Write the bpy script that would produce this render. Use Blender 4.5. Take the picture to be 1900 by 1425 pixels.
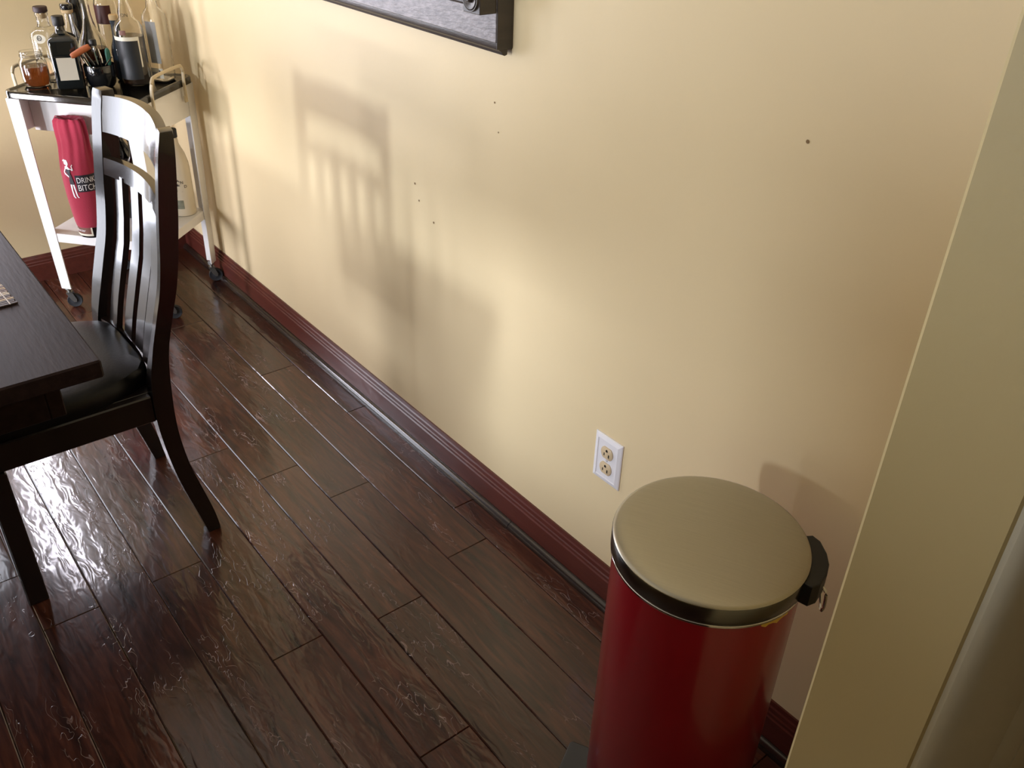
import bpy, bmesh, math, random
from mathutils import Vector, Matrix, Quaternion
PI = math.pi
random.seed(7)
for o in list(bpy.data.objects):
    bpy.data.objects.remove(o, do_unlink=True)
S = bpy.context.scene
COL = S.collection

# ------------------------------------------------------------------ camera
YAW, PIT, ROL, FPX = -0.691207, 0.560469, -0.034426, 1642.4
F = Vector((math.cos(PIT)*math.cos(YAW), math.cos(PIT)*math.sin(YAW), -math.sin(PIT)))
RT = Vector((math.sin(YAW), -math.cos(YAW), 0))
DN = F.cross(RT)
r_ = math.cos(ROL)*RT + math.sin(ROL)*DN
d_ = -math.sin(ROL)*RT + math.cos(ROL)*DN
cam_d = bpy.data.cameras.new('camera')
cam = bpy.data.objects.new('camera', cam_d)
COL.objects.link(cam)
cam_d.sensor_fit = 'HORIZONTAL'
cam_d.sensor_width = 36.0
cam_d.lens = 36.0*FPX/1900.0
cam_d.clip_start = 0.02
M = Matrix.Identity(4)
for i in range(3):
    M[i][0] = r_[i]; M[i][1] = -d_[i]; M[i][2] = -F[i]
M[0][3], M[1][3], M[2][3] = 0, 0, 1.5
cam.matrix_world = M
S.camera = cam

# ------------------------------------------------------------------ light and exposure
S.view_settings.view_transform = 'Standard'
S.view_settings.look = 'None'
S.view_settings.exposure = 0.0
S.view_settings.gamma = 1.0
S.view_settings.use_curve_mapping = False
W_ = bpy.data.worlds.new('sky')
S.world = W_
W_.use_nodes = True
bg = W_.node_tree.nodes['Background']
bg.inputs[0].default_value = (0.75, 0.85, 1.0, 1)
bg.inputs[1].default_value = 0.6

def area(name, loc, tgt, sx, sy, power, col, spread=180):
    l = bpy.data.lights.new(name, 'AREA')
    l.shape = 'RECTANGLE'; l.size = sx; l.size_y = sy
    l.energy = power; l.color = col; l.spread = math.radians(spread)
    o = bpy.data.objects.new(name, l)
    COL.objects.link(o)
    o.location = loc
    dv = (Vector(tgt)-Vector(loc))
    o.rotation_euler = dv.to_track_quat('-Z', 'Y').to_euler()
    return o
XB = 3.47          # back wall
YR = -1.113        # long yellow wall on the right
YL = 2.3           # window wall on the left
XK = -2.4          # kitchen wall behind the camera
ZC = 2.45
DOOR_Y0, DOOR_Y1, DOOR_Z0, DOOR_Z1 = -0.17, 0.96, 0.25, 1.80
SIDE_Y0, SIDE_Y1, SIDE_Z0, SIDE_Z1 = -0.40, -0.27, 0.60, 2.12
WIN_X0, WIN_X1, WIN_Z0, WIN_Z1 = 1.07, 1.34, 1.18, 1.46
# daylight through the curtained glass door, the clear sidelight beside it, and the small window across the room
area('daylight_door', (XB+0.055, (DOOR_Y0+DOOR_Y1)/2, (DOOR_Z0+DOOR_Z1)/2), (0, (DOOR_Y0+DOOR_Y1)/2, (DOOR_Z0+DOOR_Z1)/2),
     DOOR_Y1-DOOR_Y0-0.1, DOOR_Z1-DOOR_Z0-0.05, 27.0, (0.88, 0.90, 1.0))
area('daylight_sidelight', (XB+0.006, (SIDE_Y0+SIDE_Y1)/2, (SIDE_Z0+SIDE_Z1)/2), (0, (SIDE_Y0+SIDE_Y1)/2, (SIDE_Z0+SIDE_Z1)/2),
     SIDE_Y1-SIDE_Y0-0.02, SIDE_Z1-SIDE_Z0-0.02, 13.0, (0.98, 0.94, 1.06))
area('daylight_window', (1.205, YL+0.03, 1.32), (3.7, -0.9, 0.7), 0.21, 0.22, 47.0, (0.86, 0.93, 1.02))
area('daylight_low_window', (3.14, YL+0.02, 0.66), (3.14, 0, 0.66), 0.48, 0.90, 10.0, (0.97, 0.95, 1.05), 66)
area('lower_wall_fill', (1.95, YL+0.01, 0.36), (1.95, 0, 0.36), 0.68, 0.50, 13.0, (0.93, 0.97, 1.08), 76)  # added fill that brightens the lower part of the long wall

# ------------------------------------------------------------------ helpers
def srgb(r, g, b):
    f = lambda c: (c/255/12.92) if c/255 <= 0.04045 else ((c/255+0.055)/1.055)**2.4
    return (f(r), f(g), f(b), 1)

def mat(name, col, rough=0.5, metal=0.0, coat=0.0, bump=0.0, bscale=40.0, var=0.08, vscale=6.0, spec=0.5,
        stretch=(1, 1, 1), trans=0.0, ior=1.45, sheen=0.0, coatr=0.08, aniso=0.0):
    m = bpy.data.materials.new(name); m.use_nodes = True
    nt = m.node_tree; n = nt.nodes; L = nt.links
    p = n['Principled BSDF']
    p.inputs['Roughness'].default_value = rough
    p.inputs['Metallic'].default_value = metal
    p.inputs['Coat Weight'].default_value = coat
    p.inputs['Coat Roughness'].default_value = coatr
    p.inputs['Specular IOR Level'].default_value = spec
    p.inputs['Transmission Weight'].default_value = trans
    p.inputs['IOR'].default_value = ior
    p.inputs['Sheen Weight'].default_value = sheen
    p.inputs['Anisotropic'].default_value = aniso
    tc = n.new('ShaderNodeTexCoord'); mp = n.new('ShaderNodeMapping')
    mp.inputs['Scale'].default_value = stretch
    L.new(tc.outputs['Object'], mp.inputs['Vector'])
    nz = n.new('ShaderNodeTexNoise'); nz.inputs['Scale'].default_value = vscale; nz.inputs['Detail'].default_value = 4
    L.new(mp.outputs[0], nz.inputs['Vector'])
    mx = n.new('ShaderNodeMix'); mx.data_type = 'RGBA'
    c2 = [min(1, c*(1-2*var)) for c in col[:3]]+[1]; c1 = [min(1, c*(1+2*var)) for c in col[:3]]+[1]
    mx.inputs[6].default_value = c2; mx.inputs[7].default_value = c1
    L.new(nz.outputs['Fac'], mx.inputs[0]); L.new(mx.outputs[2], p.inputs['Base Color'])
    if bump > 0:
        nb = n.new('ShaderNodeTexNoise'); nb.inputs['Scale'].default_value = bscale; nb.inputs['Detail'].default_value = 3
        L.new(mp.outputs[0], nb.inputs['Vector'])
        b = n.new('ShaderNodeBump'); b.inputs['Strength'].default_value = bump; b.inputs['Distance'].default_value = 0.002
        L.new(nb.outputs['Fac'], b.inputs['Height']); L.new(b.outputs[0], p.inputs['Normal'])
    return m

def link(o, parent=None):
    COL.objects.link(o)
    if parent is not None: o.parent = parent
    return o

def obj(name, bm, m, parent=None, smooth=False, angle=40):
    me = bpy.data.meshes.new(name)
    bmesh.ops.recalc_face_normals(bm, faces=bm.faces)
    if smooth:
        for f in bm.faces: f.smooth = True
        ca = math.radians(angle)
        for e in bm.edges:
            if len(e.link_faces) == 2 and e.calc_face_angle(0) > ca: e.smooth = False
    bm.to_mesh(me); bm.free()
    for mm in (m if isinstance(m, (list, tuple)) else [m]): me.materials.append(mm)
    return link(bpy.data.objects.new(name, me), parent)

def thing(name, label, cat, loc=(0, 0, 0), rotz=0, group=None):
    o = bpy.data.objects.new(name, None); COL.objects.link(o)
    o.empty_display_size = 0.05
    o.location = loc; o.rotation_euler = (0, 0, rotz)
    o['label'] = label; o['category'] = cat
    if group: o['group'] = group
    return o

def tag(o, label, cat, group=None):
    o['label'] = label; o['category'] = cat
    if group: o['group'] = group
    return o

def struct(name, bm, m, label=None, parent=None, smooth=False):
    o = obj(name, bm, m, parent, smooth)
    if parent is None: o['kind'] = 'structure'
    if label: o['label'] = label
    return o

def BM(): return bmesh.new()

def box(bm, x0, x1, y0, y1, z0, z1, bev=0.0, seg=1, mtx=None, mi=0):
    vs = [bm.verts.new(v) for v in [(x0, y0, z0), (x1, y0, z0), (x1, y1, z0), (x0, y1, z0), (x0, y0, z1), (x1, y0, z1), (x1, y1, z1), (x0, y1, z1)]]
    fs = [bm.faces.new([vs[i] for i in q]) for q in [(3, 2, 1, 0), (4, 5, 6, 7), (0, 1, 5, 4), (1, 2, 6, 5), (2, 3, 7, 6), (3, 0, 4, 7)]]
    for f in fs: f.material_index = mi
    if bev > 0:
        es = list({e for f in fs for e in f.edges})
        r = bmesh.ops.bevel(bm, geom=es, offset=bev, segments=seg, affect='EDGES', profile=0.5)
        vs = list({v for f in r['faces'] for v in f.verts} | {v for v in vs if v.is_valid})
        for f in r['faces']: f.material_index = mi
    if mtx is not None: bmesh.ops.transform(bm, matrix=mtx, verts=[v for v in vs if v.is_valid])
    return vs

def prism(bm, pts, axis, a0, a1, bev=0.0, seg=2):
    """closed polygon pts (2D) extruded along axis ('x': pts are (y,z); 'y': (x,z); 'z': (x,y))"""
    def P3(p, a):
        return {'x': (a, p[0], p[1]), 'y': (p[0], a, p[1]), 'z': (p[0], p[1], a)}[axis]
    A = [bm.verts.new(P3(p, a0)) for p in pts]; B = [bm.verts.new(P3(p, a1)) for p in pts]
    n = len(pts); fs = [bm.faces.new(A[::-1]), bm.faces.new(B)]
    for i in range(n): fs.append(bm.faces.new([A[i], A[(i+1) % n], B[(i+1) % n], B[i]]))
    if bev > 0:
        es = [e for f in fs[:2] for e in f.edges]
        bmesh.ops.bevel(bm, geom=es, offset=bev, segments=seg, affect='EDGES', profile=0.5)
    return A+B

def lathe(bm, prof, n=32, c=(0, 0), mi=0, cap=True, sx=1.0, sy=1.0, sq=0.0):
    """prof: list of (r,z). sq>0 squares the section (superellipse)"""
    rings = []
    for r, z in prof:
        if r < 1e-6:
            rings.append([bm.verts.new((c[0], c[1], z))])
        else:
            ring = []
            for k in range(n):
                a = 2*PI*k/n
                ca, sa = math.cos(a), math.sin(a)
                if sq > 0:
                    e = 2+sq
                    q = (abs(ca)**e+abs(sa)**e)**(-1/e)
                else: q = 1
                ring.append(bm.verts.new((c[0]+r*q*ca*sx, c[1]+r*q*sa*sy, z)))
            rings.append(ring)
    for a, b in zip(rings, rings[1:]):
        for k in range(n):
            k2 = (k+1) % n
            if len(a) == 1 and len(b) == 1: continue
            if len(a) == 1: f = bm.faces.new([a[0], b[k2], b[k]])
            elif len(b) == 1: f = bm.faces.new([a[k], a[k2], b[0]])
            else: f = bm.faces.new([a[k], a[k2], b[k2], b[k]])
            f.material_index = mi
    if cap:
        for rg in (rings[0], rings[-1]):
            if len(rg) > 2: bm.faces.new(rg).material_index = mi

def tube(bm, pts, r, n=8, cap=True, rs=None, flat=1.0, up=(0, 0, 1)):
    pts = [Vector(p) for p in pts]; rings = []
    for i, p in enumerate(pts):
        t = (pts[min(i+1, len(pts)-1)]-pts[max(i-1, 0)]).normalized()
        u = Vector(up)
        if abs(t.dot(u)) > 0.95: u = Vector((1, 0, 0)) if abs(t.x) < 0.9 else Vector((0, 1, 0))
        a = t.cross(u).normalized(); b = a.cross(t).normalized()
        rr = rs[i] if rs else r
        rings.append([bm.verts.new(p+rr*(math.cos(2*PI*k/n)*a*flat+math.sin(2*PI*k/n)*b)) for k in range(n)])
    for A, B in zip(rings, rings[1:]):
        for k in range(n): bm.faces.new([A[k], A[(k+1) % n], B[(k+1) % n], B[k]])
    if cap:
        bm.faces.new(rings[0][::-1]); bm.faces.new(rings[-1])

def crom(pts, m=6):
    """Catmull-Rom through points"""
    P = [Vector(p) for p in pts]; out = []
    for i in range(len(P)-1):
        p0 = P[max(i-1, 0)]; p1 = P[i]; p2 = P[i+1]; p3 = P[min(i+2, len(P)-1)]
        for k in range(m):
            t = k/m
            out.append(0.5*((2*p1)+(p2-p0)*t+(2*p0-5*p1+4*p2-p3)*t*t+(3*p1-p0-3*p2+p3)*t**3))
    out.append(P[-1]); return out

def interp(tab, z):
    if z <= tab[0][0]: return tab[0][1]
    for (a, va), (b, vb) in zip(tab, tab[1:]):
        if z <= b: return va+(vb-va)*(z-a)/(b-a)
    return tab[-1][1]

def text_bm(s, size, depth=0.0):
    """flat lettering as a bmesh in the XY plane, left aligned at the origin"""
    cu = bpy.data.curves.new('txt', 'FONT'); cu.body = s; cu.size = size; cu.resolution_u = 3
    o = bpy.data.objects.new('txt', cu); COL.objects.link(o)
    dg = bpy.context.evaluated_depsgraph_get()
    me = bpy.data.meshes.new_from_object(o.evaluated_get(dg))
    bpy.data.objects.remove(o); bpy.data.curves.remove(cu)
    b = bmesh.new(); b.from_mesh(me); bpy.data.meshes.remove(me)
    bmesh.ops.triangulate(b, faces=b.faces)
    return b

def wrap(bm, r, a0, z0, tilt=0.0):
    """bend a flat XY mesh round a vertical cylinder: x -> angle (to the viewer's right), y -> z"""
    for v in bm.verts:
        a = a0 + v.co.x/r
        v.co = Vector((r*math.sin(a), -r*math.cos(a), z0+v.co.y))

def poly(bm, pts, z=0.0):
    vs = [bm.verts.new((p[0], p[1], z)) for p in pts]
    f = bm.faces.new(vs)
    return f

# ------------------------------------------------------------------ materials
def wall_paint(name, col):
    m = mat(name, col, rough=0.42, bump=0.12, bscale=90, var=0.02, vscale=2.5, spec=0.35)
    return m
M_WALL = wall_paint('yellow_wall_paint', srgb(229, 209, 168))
M_JAMB = wall_paint('shaded_yellow_wall_paint', srgb(198, 181, 134))  # wall paint made darker, the jamb's shade put into its colour
M_WHITE = mat('white_ceiling_paint', srgb(228, 222, 205), rough=0.7, bump=0.05)
M_TRIMW = mat('cream_white_trim_paint', srgb(214, 210, 192), rough=0.35, var=0.03)
M_BASE = mat('mahogany_base_moulding', srgb(92, 44, 36), rough=0.32, coat=0.5, coatr=0.2, stretch=(1, 12, 12), vscale=5, var=0.2, bump=0.1, bscale=30)
M_SHOE = mat('dark_shoe_moulding', srgb(44, 33, 28), rough=0.22, coat=0.8, coatr=0.15, stretch=(1, 8, 8), var=0.15)

def floor_mat():
    m = bpy.data.materials.new('hand_scraped_hardwood'); m.use_nodes = True
    nt = m.node_tree; n = nt.nodes; L = nt.links
    p = n['Principled BSDF']
    tc = n.new('ShaderNodeTexCoord'); oi = n.new('ShaderNodeObjectInfo')
    add = n.new('ShaderNodeVectorMath'); add.operation = 'MULTIPLY_ADD'
    cb = n.new('ShaderNodeCombineXYZ')
    for k in range(3): L.new(oi.outputs['Random'], cb.inputs[k])
    add.inputs[1].default_value = (37, 21, 13)
    L.new(cb.outputs[0], add.inputs[0]); L.new(tc.outputs['Object'], add.inputs[2])
    mp = n.new('ShaderNodeMapping'); mp.inputs['Scale'].default_value = (1.0, 9.0, 9.0)
    L.new(add.outputs[0], mp.inputs['Vector'])
    g = n.new('ShaderNodeTexNoise'); g.inputs['Scale'].default_value = 5.5; g.inputs['Detail'].default_value = 8; g.inputs['Distortion'].default_value = 1.2
    L.new(mp.outputs[0], g.inputs['Vector'])
    cr = n.new('ShaderNodeValToRGB')
    e = cr.color_ramp.elements
    e[0].position = 0.28; e[0].color = srgb(44, 22, 16)
    e[1].position = 0.72; e[1].color = srgb(110, 62, 43)
    x = e.new(0.5); x.color = srgb(82, 43, 30)
    L.new(g.outputs['Fac'], cr.inputs[0])
    hs = n.new('ShaderNodeHueSaturation')
    mr = n.new('ShaderNodeMapRange'); mr.inputs[3].default_value = 0.48; mr.inputs[4].default_value = 0.86
    L.new(oi.outputs['Random'], mr.inputs[0]); L.new(mr.outputs[0], hs.inputs['Value'])
    L.new(cr.outputs[0], hs.inputs['Color'])
    # broad hand-scraped waves and curly raised ridges
    mp2 = n.new('ShaderNodeMapping'); mp2.inputs['Scale'].default_value = (1.0, 3.0, 1.0)
    L.new(add.outputs[0], mp2.inputs['Vector'])
    w = n.new('ShaderNodeTexNoise'); w.inputs['Scale'].default_value = 13; w.inputs['Detail'].default_value = 2; w.inputs['Distortion'].default_value = 0.6
    L.new(mp2.outputs[0], w.inputs['Vector'])
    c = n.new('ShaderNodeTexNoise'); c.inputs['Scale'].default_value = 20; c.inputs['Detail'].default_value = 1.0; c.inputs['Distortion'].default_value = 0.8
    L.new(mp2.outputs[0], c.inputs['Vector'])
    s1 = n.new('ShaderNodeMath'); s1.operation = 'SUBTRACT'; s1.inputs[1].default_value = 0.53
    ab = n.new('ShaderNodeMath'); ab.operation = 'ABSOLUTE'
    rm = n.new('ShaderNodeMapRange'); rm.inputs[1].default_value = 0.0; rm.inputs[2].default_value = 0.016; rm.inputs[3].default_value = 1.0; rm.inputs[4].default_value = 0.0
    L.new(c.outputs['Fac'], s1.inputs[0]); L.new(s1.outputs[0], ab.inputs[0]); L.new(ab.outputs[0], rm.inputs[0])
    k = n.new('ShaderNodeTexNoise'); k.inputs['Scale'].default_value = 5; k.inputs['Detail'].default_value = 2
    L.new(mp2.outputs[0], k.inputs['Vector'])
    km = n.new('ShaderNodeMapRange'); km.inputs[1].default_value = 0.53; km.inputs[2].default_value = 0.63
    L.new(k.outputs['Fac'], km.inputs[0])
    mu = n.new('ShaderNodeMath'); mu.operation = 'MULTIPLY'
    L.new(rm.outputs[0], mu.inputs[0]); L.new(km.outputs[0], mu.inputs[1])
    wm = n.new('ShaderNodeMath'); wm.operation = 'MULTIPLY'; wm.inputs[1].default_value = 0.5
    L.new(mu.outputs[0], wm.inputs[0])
    wx = n.new('ShaderNodeMix'); wx.data_type = 'RGBA'; wx.inputs[7].default_value = srgb(176, 150, 150)  # pale scuffs along the ridges, with their window glints painted in
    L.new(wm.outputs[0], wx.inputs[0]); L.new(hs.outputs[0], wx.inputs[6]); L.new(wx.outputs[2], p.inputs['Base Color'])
    b1 = n.new('ShaderNodeBump'); b1.inputs['Strength'].default_value = 0.3; b1.inputs['Distance'].default_value = 0.004
    L.new(w.outputs['Fac'], b1.inputs['Height'])
    b2 = n.new('ShaderNodeBump'); b2.inputs['Strength'].default_value = 0.5; b2.inputs['Distance'].default_value = 0.001
    L.new(mu.outputs[0], b2.inputs['Height']); L.new(b1.outputs[0], b2.inputs['Normal'])
    L.new(b2.outputs[0], p.inputs['Normal']); L.new(b2.outputs[0], p.inputs['Coat Normal'])
    rr = n.new('ShaderNodeMapRange'); rr.inputs[3].default_value = 0.25; rr.inputs[4].default_value = 0.33
    L.new(g.outputs['Fac'], rr.inputs[0]); L.new(rr.outputs[0], p.inputs['Roughness'])
    p.inputs['Coat Weight'].default_value = 0.75; p.inputs['Coat Roughness'].default_value = 0.10
    p.inputs['Specular IOR Level'].default_value = 0.3
    return m
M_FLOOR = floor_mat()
M_SUB = mat('dark_subfloor', srgb(26, 18, 14), rough=0.8)
M_ESP = mat('espresso_stained_wood', srgb(30, 24, 23), rough=0.26, coat=0.7, coatr=0.12, stretch=(4, 4, 1), var=0.2, bump=0.08, bscale=60)
M_SLAT = mat('espresso_slat_lacquer', srgb(38, 28, 26), rough=0.22, coat=0.8, coatr=0.10, stretch=(4, 4, 1), var=0.2, bump=0.06, bscale=60)
M_TABLE = mat('dark_table_wood', srgb(44, 33, 31), rough=0.5, spec=0.09, stretch=(1, 8, 8), var=0.3, vscale=7, bump=0.2, bscale=22)
M_LEATHER = mat('black_seat_leather', srgb(15, 15, 17), rough=0.36, bump=0.15, bscale=160, spec=0.3)
M_CART = mat('white_cart_enamel', srgb(240, 238, 236), rough=0.35, var=0.03, coat=0.2)
M_BLACKEN = mat('black_tray_enamel', srgb(16, 17, 19), rough=0.10, coat=1.0, coatr=0.04)
M_CREAMH = mat('cream_painted_handle', srgb(206, 190, 158), rough=0.4)
M_STEEL = mat('dull_caster_steel', srgb(150, 152, 150), rough=0.4, metal=0.9)
M_RUBBER = mat('dark_rubber', srgb(46, 48, 52), rough=0.6)
M_CHROME = mat('polished_steel', srgb(205, 205, 205), rough=0.12, metal=1.0)
M_LID = mat('brushed_lid_steel', srgb(176, 172, 158), rough=0.30, metal=1.0, stretch=(1, 30, 1), vscale=14, var=0.04, bump=0.03, bscale=60, aniso=0.3)
M_BAND = mat('lid_band_steel', srgb(120, 120, 116), rough=0.22, metal=1.0)
M_RED = mat('red_bin_enamel', srgb(150, 18, 34), rough=0.28, coat=0.6, coatr=0.12, var=0.04)
M_BLKP = mat('black_plastic', srgb(22, 22, 22), rough=0.45)
M_YELBAG = mat('yellow_bag_plastic', srgb(206, 170, 70), rough=0.4)
M_PLATE = mat('white_plate_plastic', srgb(236, 234, 238), rough=0.35, var=0.01)
M_RECEP = mat('ivory_receptacle_plastic', srgb(214, 192, 156), rough=0.4, var=0.02)
M_SLOT = mat('dark_slot', srgb(24, 16, 12), rough=0.7)
M_SCREW = mat('painted_screw', srgb(214, 212, 214), rough=0.4)
M_FRAMED = mat('dark_plaque_wood', srgb(52, 44, 40), rough=0.4, coat=0.4, coatr=0.25, stretch=(3, 1, 9), var=0.3, bump=0.3, bscale=40)
M_FRAMES = mat('silvered_worn_panel', srgb(112, 106, 106), rough=0.42, metal=0.2, coat=0.35, coatr=0.25, stretch=(2, 1, 6), var=0.45, vscale=16, bump=0.9, bscale=30)
M_MIRROR = mat('mirror_glass', srgb(200, 200, 200), rough=0.03, metal=1.0, var=0.0)
M_CLOTH = mat('red_bag_cloth', srgb(166, 38, 64), rough=0.85, bump=0.3, bscale=220, sheen=0.3, var=0.08)
M_INK = mat('black_print_ink', srgb(40, 36, 44), rough=0.6)
M_WINK = mat('white_print_ink', srgb(240, 236, 238), rough=0.6)
M_PAPER = mat('aged_label_paper', srgb(200, 192, 174), rough=0.7, var=0.05)
M_WPAPER = mat('white_label_paper', srgb(232, 226, 206), rough=0.6, var=0.03)
M_BROWNLAB = mat('brown_label_print', srgb(116, 72, 58), rough=0.5)
M_REDLAB = mat('dark_red_brown_label', srgb(74, 34, 26), rough=0.5, var=0.2)
M_BLKLAB = mat('black_label_print', srgb(40, 42, 44), rough=0.45, var=0.2, vscale=20)
M_FROST = mat('frosted_label_print', srgb(172, 172, 170), rough=0.5, var=0.12, vscale=20)
M_CORK = mat('natural_cork', srgb(206, 178, 134), rough=0.8, bump=0.3, bscale=200)
M_DKWOOD = mat('dark_wood_stopper', srgb(52, 34, 34), rough=0.5)
M_HANDLE = mat('orange_brown_wood', srgb(168, 92, 52), rough=0.5, bump=0.2, stretch=(1, 6, 6))
M_GREEN = mat('green_plastic', srgb(60, 120, 104), rough=0.4)
M_GLASS = mat('clear_bottle_glass', (0.97, 0.97, 0.95, 1), rough=0.02, trans=1.0, ior=1.45, var=0.0)
M_GINGL = mat('very_dark_green_glass', srgb(14, 20, 22), rough=0.05, coat=1.0, coatr=0.03)
M_BLKGL = mat('black_bottle_glass', srgb(18, 20, 24), rough=0.08, coat=1.0, coatr=0.03)
M_BLUEGL = mat('smoky_blue_glass', srgb(70, 84, 98), rough=0.05, trans=0.6, ior=1.45)
M_AMBER = mat('amber_spirit', srgb(146, 82, 42), rough=0.02, trans=0.85, ior=1.34)
M_DARKLIQ = mat('dark_brown_spirit', srgb(58, 40, 32), rough=0.03, trans=0.35, ior=1.34)
M_MILK = mat('white_opaque_bottle', srgb(226, 214, 190), rough=0.35, var=0.03)
M_LGREEN = mat('lime_green_label', srgb(120, 170, 50), rough=0.5)
M_WICKER = mat('grey_woven_straw', srgb(96, 90, 96), rough=0.7, var=0.3, vscale=90)
M_BAMBOO = [mat('bamboo_slat_%s' % k, c, rough=0.55, stretch=(6, 1, 1), var=0.15) for k, c in
            [('brown', srgb(110, 82, 66)), ('tan', srgb(186, 160, 120)), ('dark', srgb(70, 54, 48)), ('pale', srgb(204, 190, 170))]]
M_THREAD = mat('white_cotton_thread', srgb(222, 210, 206), rough=0.8)
M_OUTDOOR = mat('white_window_sash', srgb(235, 235, 232), rough=0.4)
def pane_mat():
    m = bpy.data.materials.new('window_pane_glass'); m.use_nodes = True
    nt = m.node_tree; n = nt.nodes; L = nt.links
    out = n['Material Output']; n.remove(n['Principled BSDF'])
    t = n.new('ShaderNodeBsdfTransparent'); g = n.new('ShaderNodeBsdfGlossy'); g.inputs['Roughness'].default_value = 0.02
    mx = n.new('ShaderNodeMixShader'); lw = n.new('ShaderNodeFresnel'); lw.inputs[0].default_value = 1.3
    L.new(lw.outputs[0], mx.inputs[0]); L.new(t.outputs[0], mx.inputs[1]); L.new(g.outputs[0], mx.inputs[2])
    L.new(mx.outputs[0], out.inputs['Surface'])
    return m
M_PANE = pane_mat()

# ------------------------------------------------------------------ room shell
TW = 0.12
b = BM(); box(b, XK-TW, XB+TW, YR-TW, YL+TW, -0.10, -0.012)
floor = struct('floor', b, M_SUB, 'dark brown hand-scraped hardwood plank floor')
b = BM(); box(b, XK-TW, XB+TW, YR-TW, YL+TW, ZC, ZC+0.1)
struct('ceiling', b, M_WHITE, 'white ceiling above the dining room')
b = BM(); box(b, XK-TW, XB, YR-TW, YR, -0.012, ZC)
wall_right = struct('wall_right', b, M_WALL, 'long yellow painted wall on the right')
# back wall with the glazed door opening
b = BM()
box(b, XB, XB+TW, YR-TW, SIDE_Y0, -0.012, ZC)
box(b, XB, XB+TW, SIDE_Y1, DOOR_Y0, -0.012, ZC)
box(b, XB, XB+TW, SIDE_Y0, SIDE_Y1, -0.012, SIDE_Z0)
box(b, XB, XB+TW, SIDE_Y0, SIDE_Y1, SIDE_Z1, ZC)
box(b, XB, XB+TW, DOOR_Y1, YL, -0.012, ZC)
box(b, XB, XB+TW, DOOR_Y0, DOOR_Y1, DOOR_Z1, ZC)
struct('wall_back', b, M_WALL, 'yellow wall behind the bar cart')
b = BM()
for q in [(SIDE_Y0, SIDE_Y0+0.01, SIDE_Z0, SIDE_Z1), (SIDE_Y1-0.01, SIDE_Y1, SIDE_Z0, SIDE_Z1), (SIDE_Y0+0.01, SIDE_Y1-0.01, SIDE_Z0, SIDE_Z0+0.01), (SIDE_Y0+0.01, SIDE_Y1-0.01, SIDE_Z1-0.01, SIDE_Z1)]:
    box(b, XB+0.012, XB+0.05, q[0], q[1], q[2], q[3], 0.001)
side = struct('window_2', b, M_OUTDOOR, 'narrow tall sidelight window beside the glazed door')
b = BM(); box(b, XB+0.025, XB+0.031, SIDE_Y0+0.01, SIDE_Y1-0.01, SIDE_Z0+0.01, SIDE_Z1-0.01)
struct('pane', b, M_PANE, None, side)
# left wall with a small window
b = BM()
box(b, XK-TW, WIN_X0, YL, YL+TW, -0.012, ZC)
box(b, WIN_X1, 1.6, YL, YL+TW, -0.012, ZC)
box(b, 2.3, 2.88, YL, YL+TW, -0.012, ZC)
box(b, 1.6, 2.3, YL, YL+TW, -0.012, 0.10)
box(b, 1.6, 2.3, YL, YL+TW, 0.62, ZC)
box(b, 3.40, XB+TW, YL, YL+TW, -0.012, ZC)
box(b, 2.88, 3.40, YL, YL+TW, -0.012, 0.18)
box(b, 2.88, 3.40, YL, YL+TW, 1.14, ZC)
box(b, WIN_X0, WIN_X1, YL, YL+TW, -0.012, WIN_Z0)
box(b, WIN_X0, WIN_X1, YL, YL+TW, WIN_Z1, ZC)
struct('wall_left', b, M_WALL, 'yellow window wall across the room')
b = BM(); box(b, XK-TW, XK, YR-TW, YL+TW, -0.012, ZC)
struct('wall_front', b, M_WALL, 'yellow kitchen wall behind the viewpoint')
# door in the back wall (frame, lower panel, glass)
b = BM()
t = 0.05
box(b, XB+0.02, XB+0.06, DOOR_Y0, DOOR_Y0+t, 0, DOOR_Z1, 0.003)
box(b, XB+0.02, XB+0.06, DOOR_Y1-t, DOOR_Y1, 0, DOOR_Z1, 0.003)
box(b, XB+0.02, XB+0.06, DOOR_Y0+t, DOOR_Y1-t, DOOR_Z1-t, DOOR_Z1, 0.003)
box(b, XB+0.02, XB+0.06, DOOR_Y0+t, DOOR_Y1-t, 0, DOOR_Z0, 0.003)
door = struct('door_1', b, M_OUTDOOR, 'white glazed door in the back wall')
b = BM(); box(b, XB+0.035, XB+0.043, DOOR_Y0+t, DOOR_Y1-t, DOOR_Z0, DOOR_Z1-t)
struct('pane', b, M_PANE, None, door)
b = BM()
for q in [(WIN_X0, WIN_X0+0.02, WIN_Z0, WIN_Z1), (WIN_X1-0.02, WIN_X1, WIN_Z0, WIN_Z1), (WIN_X0+0.02, WIN_X1-0.02, WIN_Z0, WIN_Z0+0.02), (WIN_X0+0.02, WIN_X1-0.02, WIN_Z1-0.02, WIN_Z1)]:
    box(b, q[0], q[1], YL+0.03, YL+0.07, q[2], q[3], 0.002)
win = struct('window_1', b, M_OUTDOOR, 'small window high in the left wall')
b = BM(); box(b, WIN_X0+0.02, WIN_X1-0.02, YL+0.045, YL+0.053, WIN_Z0+0.02, WIN_Z1-0.02)
struct('pane', b, M_PANE, None, win)

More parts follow.
